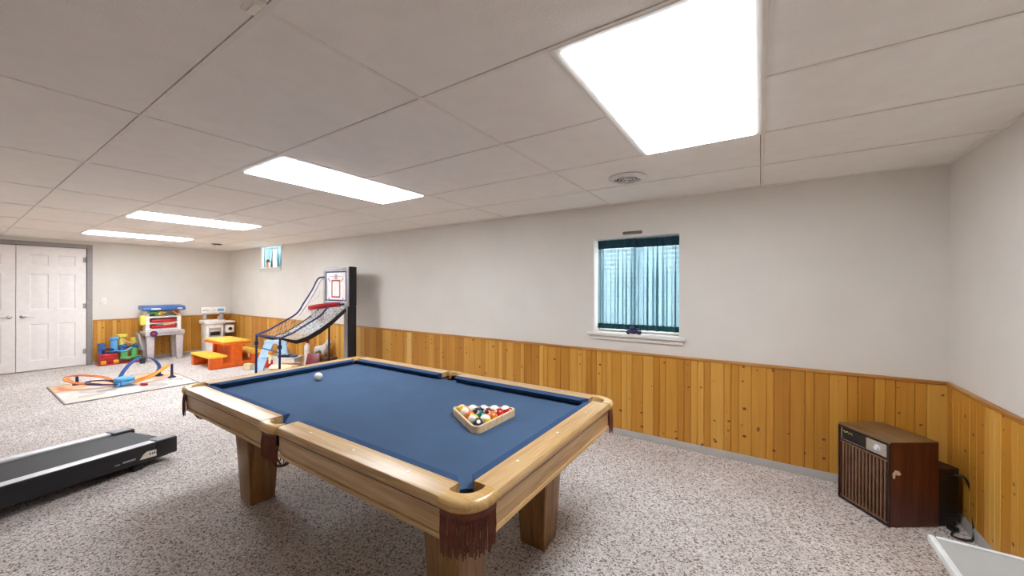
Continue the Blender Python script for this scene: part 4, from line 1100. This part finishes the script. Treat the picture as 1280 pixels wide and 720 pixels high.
# ------------------------------------------------------------------ play mat with track set
pm = thing('play_mat', 'pale printed play mat with orange corner lying on the carpet', 'mat', (-7.47, 1.42, 0))
g = G(); g.bb((-.66, -.62, .004), (.66, .62, .012)); g.done('printed_top', 'playmat', pm)
g = G()
for lo, hi in (((-.675, -.635, 0), (-.66, .635, .014)), ((.66, -.635, 0), (.675, .635, .014)), ((-.66, -.635, 0), (.66, -.62, .014)), ((-.66, .62, 0), (.66, .635, .014))): g.bb(lo, hi)
g.bb((-.66, -.62, 0), (.66, .62, .004)); g.done('border', 'matedge', pm)
tr = thing('toy_track_set', 'blue and orange toy race track with loops on the play mat', 'toy track', (-7.45, 1.42, .015))
def ribbon(pts, w, t, side=None):
    """flat track band along a path"""
    P = smooth(pts, 8); g = G(); rows = []
    for i, p in enumerate(P):
        d = (P[min(i+1, len(P)-1)]-P[max(i-1, 0)]).normalized()
        s = Vector(side).normalized() if side else d.cross(Vector((0, 0, 1))).normalized()
        s = (s-d*s.dot(d)).normalized(); n = s.cross(d)
        rows.append([g.bm.verts.new(p+s*a+n*b) for a, b in ((-w/2, 0), (w/2, 0), (w/2, .012), (w/2-.006, .012), (w/2-.006, t), (-w/2+.006, t), (-w/2+.006, .012), (-w/2, .012))])
    for A, B in zip(rows, rows[1:]):
        for k in range(8): g.bm.faces.new((A[k], A[(k+1) % 8], B[(k+1) % 8], B[k]))
    g.bm.faces.new(rows[0][::-1]); g.bm.faces.new(rows[-1]); return g
def T(px, py, z): return (px+7.45, py-1.42, z)
g = G(); g.box((0.05, -.02, .05), (.19, .17, .06), Rz(.3), bev=.02); g.lathe([(.11, .085), (.1, .11), (.04, .125), (0, .127)], (.05, -.02, 0), 20); g.cyl((.14, -.1, .012), (.12, -.08, .05), .018, 8); g.cyl((-.05, -.09, .012), (-.03, -.07, .05), .018, 8); g.done('launcher', 't_sky', tr)
ribbon([T(-7.45, 1.33, .03), T(-7.75, 1.25, .09), T(-8.0, 1.05, .12), T(-7.9, .92, .12), T(-7.65, .98, .08), T(-7.45, 1.2, .03), T(-7.4, 1.3, .03)], .05, .004).done('track', 't_trackor', tr)
ribbon([T(-7.3, 1.3, .04), T(-7.25, 1.15, .08), T(-7.35, 1.05, .10), T(-7.5, 1.1, .1), T(-7.55, 1.25, .07), T(-7.45, 1.38, .04)], .05, .004).done('track', 't_navy', tr)
ribbon([T(-7.6, 1.38, .03), T(-7.68, 1.44, .14), T(-7.75, 1.54, .25), T(-7.8, 1.66, .30), T(-7.8, 1.78, .26), T(-7.75, 1.84, .15), T(-7.7, 1.80, .06)], .055, .004, (1, .5, 0)).done('loop', 't_blue', tr)
ribbon([T(-7.3, 1.45, .03), T(-7.3, 1.6, .06), T(-7.36, 1.75, .13), T(-7.42, 1.88, .20)], .07, .004).done('ramp_track', 't_gold', tr)
ribbon([T(-7.4, 1.44, .03), T(-7.42, 1.6, .06), T(-7.46, 1.75, .1), T(-7.5, 1.86, .16)], .05, .004).done('track', 't_trackor', tr)
for (x, y, z) in ((-8.0, 1.04, .11), (-7.46, 1.92, .2), (-7.76, 1.85, .14)):
    g = G(); px_, py_, _ = T(x, y, z); g.lathe([(0, 0), (.05, 0), (.045, .012), (.018, .03), (.014, z), (.025, z+.005), (0, z+.006)], (px_, py_, 0), 12); g.done('support', 't_navy', tr)
t = tag(G().box((0, 0, .02), (.09, .04, .03), Rz(.4), bev=.006).done('toy_car', 't_red'), 'small red toy car on the track beside its blue launcher', 'toy car'); t.location = (-7.18, 1.55, .0125)
t = tag(G().box((0, 0, .008), (.16, .06, .014), Rz(.9), bev=.003).done('track_piece', 't_white'), 'loose white track piece at the end of the toy race track', 'toy'); t.location = (-7.28, 1.93, .0145)

# ------------------------------------------------------------------ toys along the wall under the basketball game
es = thing('toy_easel', 'light blue toy easel with splayed legs against the wainscot behind the basketball game', 'easel', (-6.9, 3.2, 0), .55)
for s in (-1, 1):
    g = G(); g.prism([(s*.30, 0), (s*.14, 0), (s*.03, .46), (s*.18, .46)], -.12, -.09, fn=lambda u, v, w: (u, w-.12*(1-v/.46), v)); g.done('front_leg', 't_ltblue', es)
    g = G(); g.tube([(s*.10, -.07, .46), (s*.27, .10, 0)], .022, 8); g.done('rear_leg', 't_grey2', es)
g = G(); g.bb((-.19, -.13, .43), (.19, -.05, .49), bev=.015); g.done('top_ledge', 't_ltblue', es)
g = G(); g.bb((-.2, -.20, .20), (.2, -.15, .23), bev=.008); g.done('tray', 't_ltblue', es)
bn = thing('storage_bin', 'white plastic bin of small dark toys on the carpet under the basketball game', 'bin', (-6.33, 3.06, 0), .55)
g = G()
for lo, hi in (((-.17, -.11, 0), (.17, .11, .01)), ((-.17, -.11, .01), (-.16, .11, .27)), ((.16, -.11, .01), (.17, .11, .27)), ((-.16, -.11, .01), (.16, -.1, .27)), ((-.16, .1, .01), (.16, .11, .27))): g.bb(lo, hi)
g.done('body', 't_white', bn)
g = G()
for lo, hi in (((-.185, -.125, .262), (-.16, .125, .28)), ((.16, -.125, .262), (.185, .125, .28)), ((-.16, -.125, .262), (.16, -.1, .28)), ((-.16, .1, .262), (.16, .125, .28))): g.bb(lo, hi, bev=.004)
g.done('rim', 't_white', bn)
def atl(o, x, y): c, s = math.cos(o.rotation_euler.z), math.sin(o.rotation_euler.z); return o.location.x+x*c-y*s, o.location.y+x*s+y*c
for (x, y, m, lab) in ((-.1, 0, 't_navy', 'navy toy block in the white bin, end nearest the easel'), (.0, .02, 'black', 'black toy block in the middle of the white bin'), (.1, -.01, 't_blue', 'blue toy block in the white bin, end nearest the red book')):
    X, Y = atl(bn, x, y); o = tag(G().box((0, 0, .15), (.07, .13, .28), Rz(.55), bev=.01).done('toy_block', m), lab, 'toy block', 'toy blocks in the white bin'); o.location = (X, Y, .011)
t = thing('cardboard_box', 'tan cardboard box on the carpet in front of the white bin', 'box', (-6.02, 2.88, 0), .5)
g = G(); g.bb((-.17, -.1, 0), (.17, .1, .2), bev=.003); g.done('body', 't_peach', t)
g = G(); g.box((0, -.12, .205), (.34, .09, .004), Rx(.5)); g.box((0, .12, .205), (.34, .09, .004), Rx(-.5)); g.done('flap', 't_cream', t)
t = thing('toy_book', 'dark red book leaning among the toys below the basketball game', 'book', (-5.86, 3.17, 0), .55)
g = G(); g.box((0, .03, .17), (.20, .012, .36), Rx(-.35), bev=.003); g.box((0, .066, .158), (.20, .012, .36), Rx(-.35), bev=.003); g.done('cover', 't_dred', t)
g = G(); g.box((0, .048, .164), (.19, .024, .345), Rx(-.35)); g.done('pages', 't_cream', t)
t = thing('storage_box', 'low brown wooden box under the white plush horse', 'box', (-6.0, 3.435, 0), 0)
g = G(); g.bb((-.25, -.095, 0), (.27, .095, .24), bev=.006); g.done('body', 't_brown', t)
g = G(); g.bb((-.255, -.1, .24), (.275, .1, .265), bev=.006); g.done('lid', 't_brown', t)
# plush horse: one continuous skin body
def skin_body(name, pts, edges, radii, mat, parent, sub=2):
    me = bpy.data.meshes.new(name); me.from_pydata(pts, edges, []); o = bpy.data.objects.new(name, me); C.objects.link(o)
    me.materials.append(M[mat]); m = o.modifiers.new('skin', 'SKIN')
    for v, r in zip(me.skin_vertices[0].data, radii): v.radius = (r, r)
    me.skin_vertices[0].data[0].use_root = True
    m.use_smooth_shade = True
    s = o.modifiers.new('sub', 'SUBSURF'); s.levels = sub; s.render_levels = sub
    o.parent = parent; return o
hr = thing('plush_horse', 'white plush horse standing on the brown box below the basketball game', 'plush toy', (-6.0, 3.43, .266), .1)
HP = [(-.10, 0, .13), (0, 0, .125), (.09, 0, .135), (.14, 0, .19), (.17, 0, .235), (.235, 0, .215), (-.10, .035, .07), (-.11, .04, .02), (-.10, -.035, .07), (-.11, -.04, .02), (.09, .035, .07), (.10, .04, .02), (.09, -.035, .07), (.10, -.04, .02), (-.155, 0, .13), (-.19, 0, .06), (.155, .022, .275), (.155, -.022, .275)]
HE = [(0, 1), (1, 2), (2, 3), (3, 4), (4, 5), (0, 6), (6, 7), (0, 8), (8, 9), (2, 10), (10, 11), (2, 12), (12, 13), (0, 14), (14, 15), (4, 16), (4, 17)]
HR = [.055, .05, .055, .04, .042, .026, .028, .02, .028, .02, .026, .02, .026, .02, .018, .016, .012, .012]
skin_body('body', HP, HE, HR, 'plush', hr)
g = G()
for k in range(7): f = k/6; g.ball((.06+.11*f, 0, .17+.115*f), .02, seg=10)
g.done('mane', 't_grey2', hr)
t = thing('toy_bottle', 'white toy bottle standing against the wainscot behind the white bin', 'toy', (-6.52, 3.47, 0))
g = G(); g.lathe([(0, 0), (.05, 0), (.05, .38), (.03, .41), (.028, .43)], seg=16); g.done('body', 't_white', t)
g = G(); g.lathe([(.03, .43), (.032, .43), (.03, .465), (0, .467)], seg=16); g.done('cap', 't_red', t)
# doll
dl = thing('toy_doll', 'cream and red doll standing on the carpet below the basketball game', 'doll', (-6.62, 2.93, 0), -.5)
DP = [(0, 0, .15), (0, 0, .22), (0, 0, .27), (0, 0, .30), (.03, 0, .08), (.035, -.005, .012), (-.03, 0, .08), (-.035, -.005, .012), (.055, 0, .235), (.085, -.01, .16), (-.055, 0, .235), (-.085, -.01, .16)]
DE = [(0, 1), (1, 2), (2, 3), (0, 4), (4, 5), (0, 6), (6, 7), (1, 8), (8, 9), (1, 10), (10, 11)]
skin_body('body', DP, DE, [.045, .045, .02, .045, .024, .02, .024, .02, .02, .016, .02, .016], 't_cream', dl)
g = G(); g.lathe([(.048, .25), (.056, .2), (.085, .10), (.078, .10), (.045, .2)], seg=16, cap=False); g.done('dress', 't_red', dl)
g = G(); g.ball((0, .01, .33), .05, sc=(1, 1, .8)); g.done('hair', 't_gold', dl)
t = thing('toy_ball', 'small orange toy ball on the carpet beside the picnic table', 'ball', (-7.3, 3.05, .05))
g = G(); g.ball((0, 0, 0), .05); g.done('body', 't_orange', t)
t = tag(G().box((0, 0, .05), (.14, .09, .1), Rz(.3), bev=.01).done('toy_block', 't_cream'), 'cream toy block on the carpet near the picnic table', 'toy block'); t.location = (-7.2, 2.85, 0)

# ------------------------------------------------------------------ daylight, camera, colour
w = bpy.data.worlds.new('world'); bpy.context.scene.world = w; w.use_nodes = True
nt = w.node_tree; bgn = nt.nodes['Background']
sky = nt.nodes.new('ShaderNodeTexSky'); sky.sky_type = 'HOSEK_WILKIE'; sky.turbidity = 8; sky.ground_albedo = .6; sky.sun_direction = (.3, -.5, .8)
mixn = nt.nodes.new('ShaderNodeMixRGB'); mixn.inputs[0].default_value = .9; mixn.inputs[2].default_value = (1, 1, 1, 1)
nt.links.new(sky.outputs[0], mixn.inputs[1]); nt.links.new(mixn.outputs[0], bgn.inputs[0]); bgn.inputs[1].default_value = 3.8

cam = bpy.data.cameras.new('camera'); co = bpy.data.objects.new('camera', cam); C.objects.link(co)
cam.sensor_fit = 'HORIZONTAL'; cam.sensor_width = 36; cam.lens = 36*469.5876/1280; cam.clip_start = .02
yaw, pit, roll = -.58326, -.00085, -.00276
F = Vector((math.sin(yaw)*math.cos(pit), math.cos(yaw)*math.cos(pit), math.sin(pit)))
R0 = Vector((math.cos(yaw), -math.sin(yaw), 0)); U0 = R0.cross(F)
R = math.cos(roll)*R0-math.sin(roll)*U0; U = math.sin(roll)*R0+math.cos(roll)*U0
co.matrix_world = Matrix(((R.x, U.x, -F.x, 0), (R.y, U.y, -F.y, 0), (R.z, U.z, -F.z, 1.393), (0, 0, 0, 1)))
S = bpy.context.scene; S.camera = co
S.view_settings.view_transform = 'Standard'; S.view_settings.look = 'None'; S.view_settings.gamma = 1; S.view_settings.use_curve_mapping = False
S.view_settings.exposure = 1.18
S.cycles.use_denoising = True
S.cycles.max_bounces = 10; S.cycles.diffuse_bounces = 6; S.cycles.transparent_max_bounces = 12
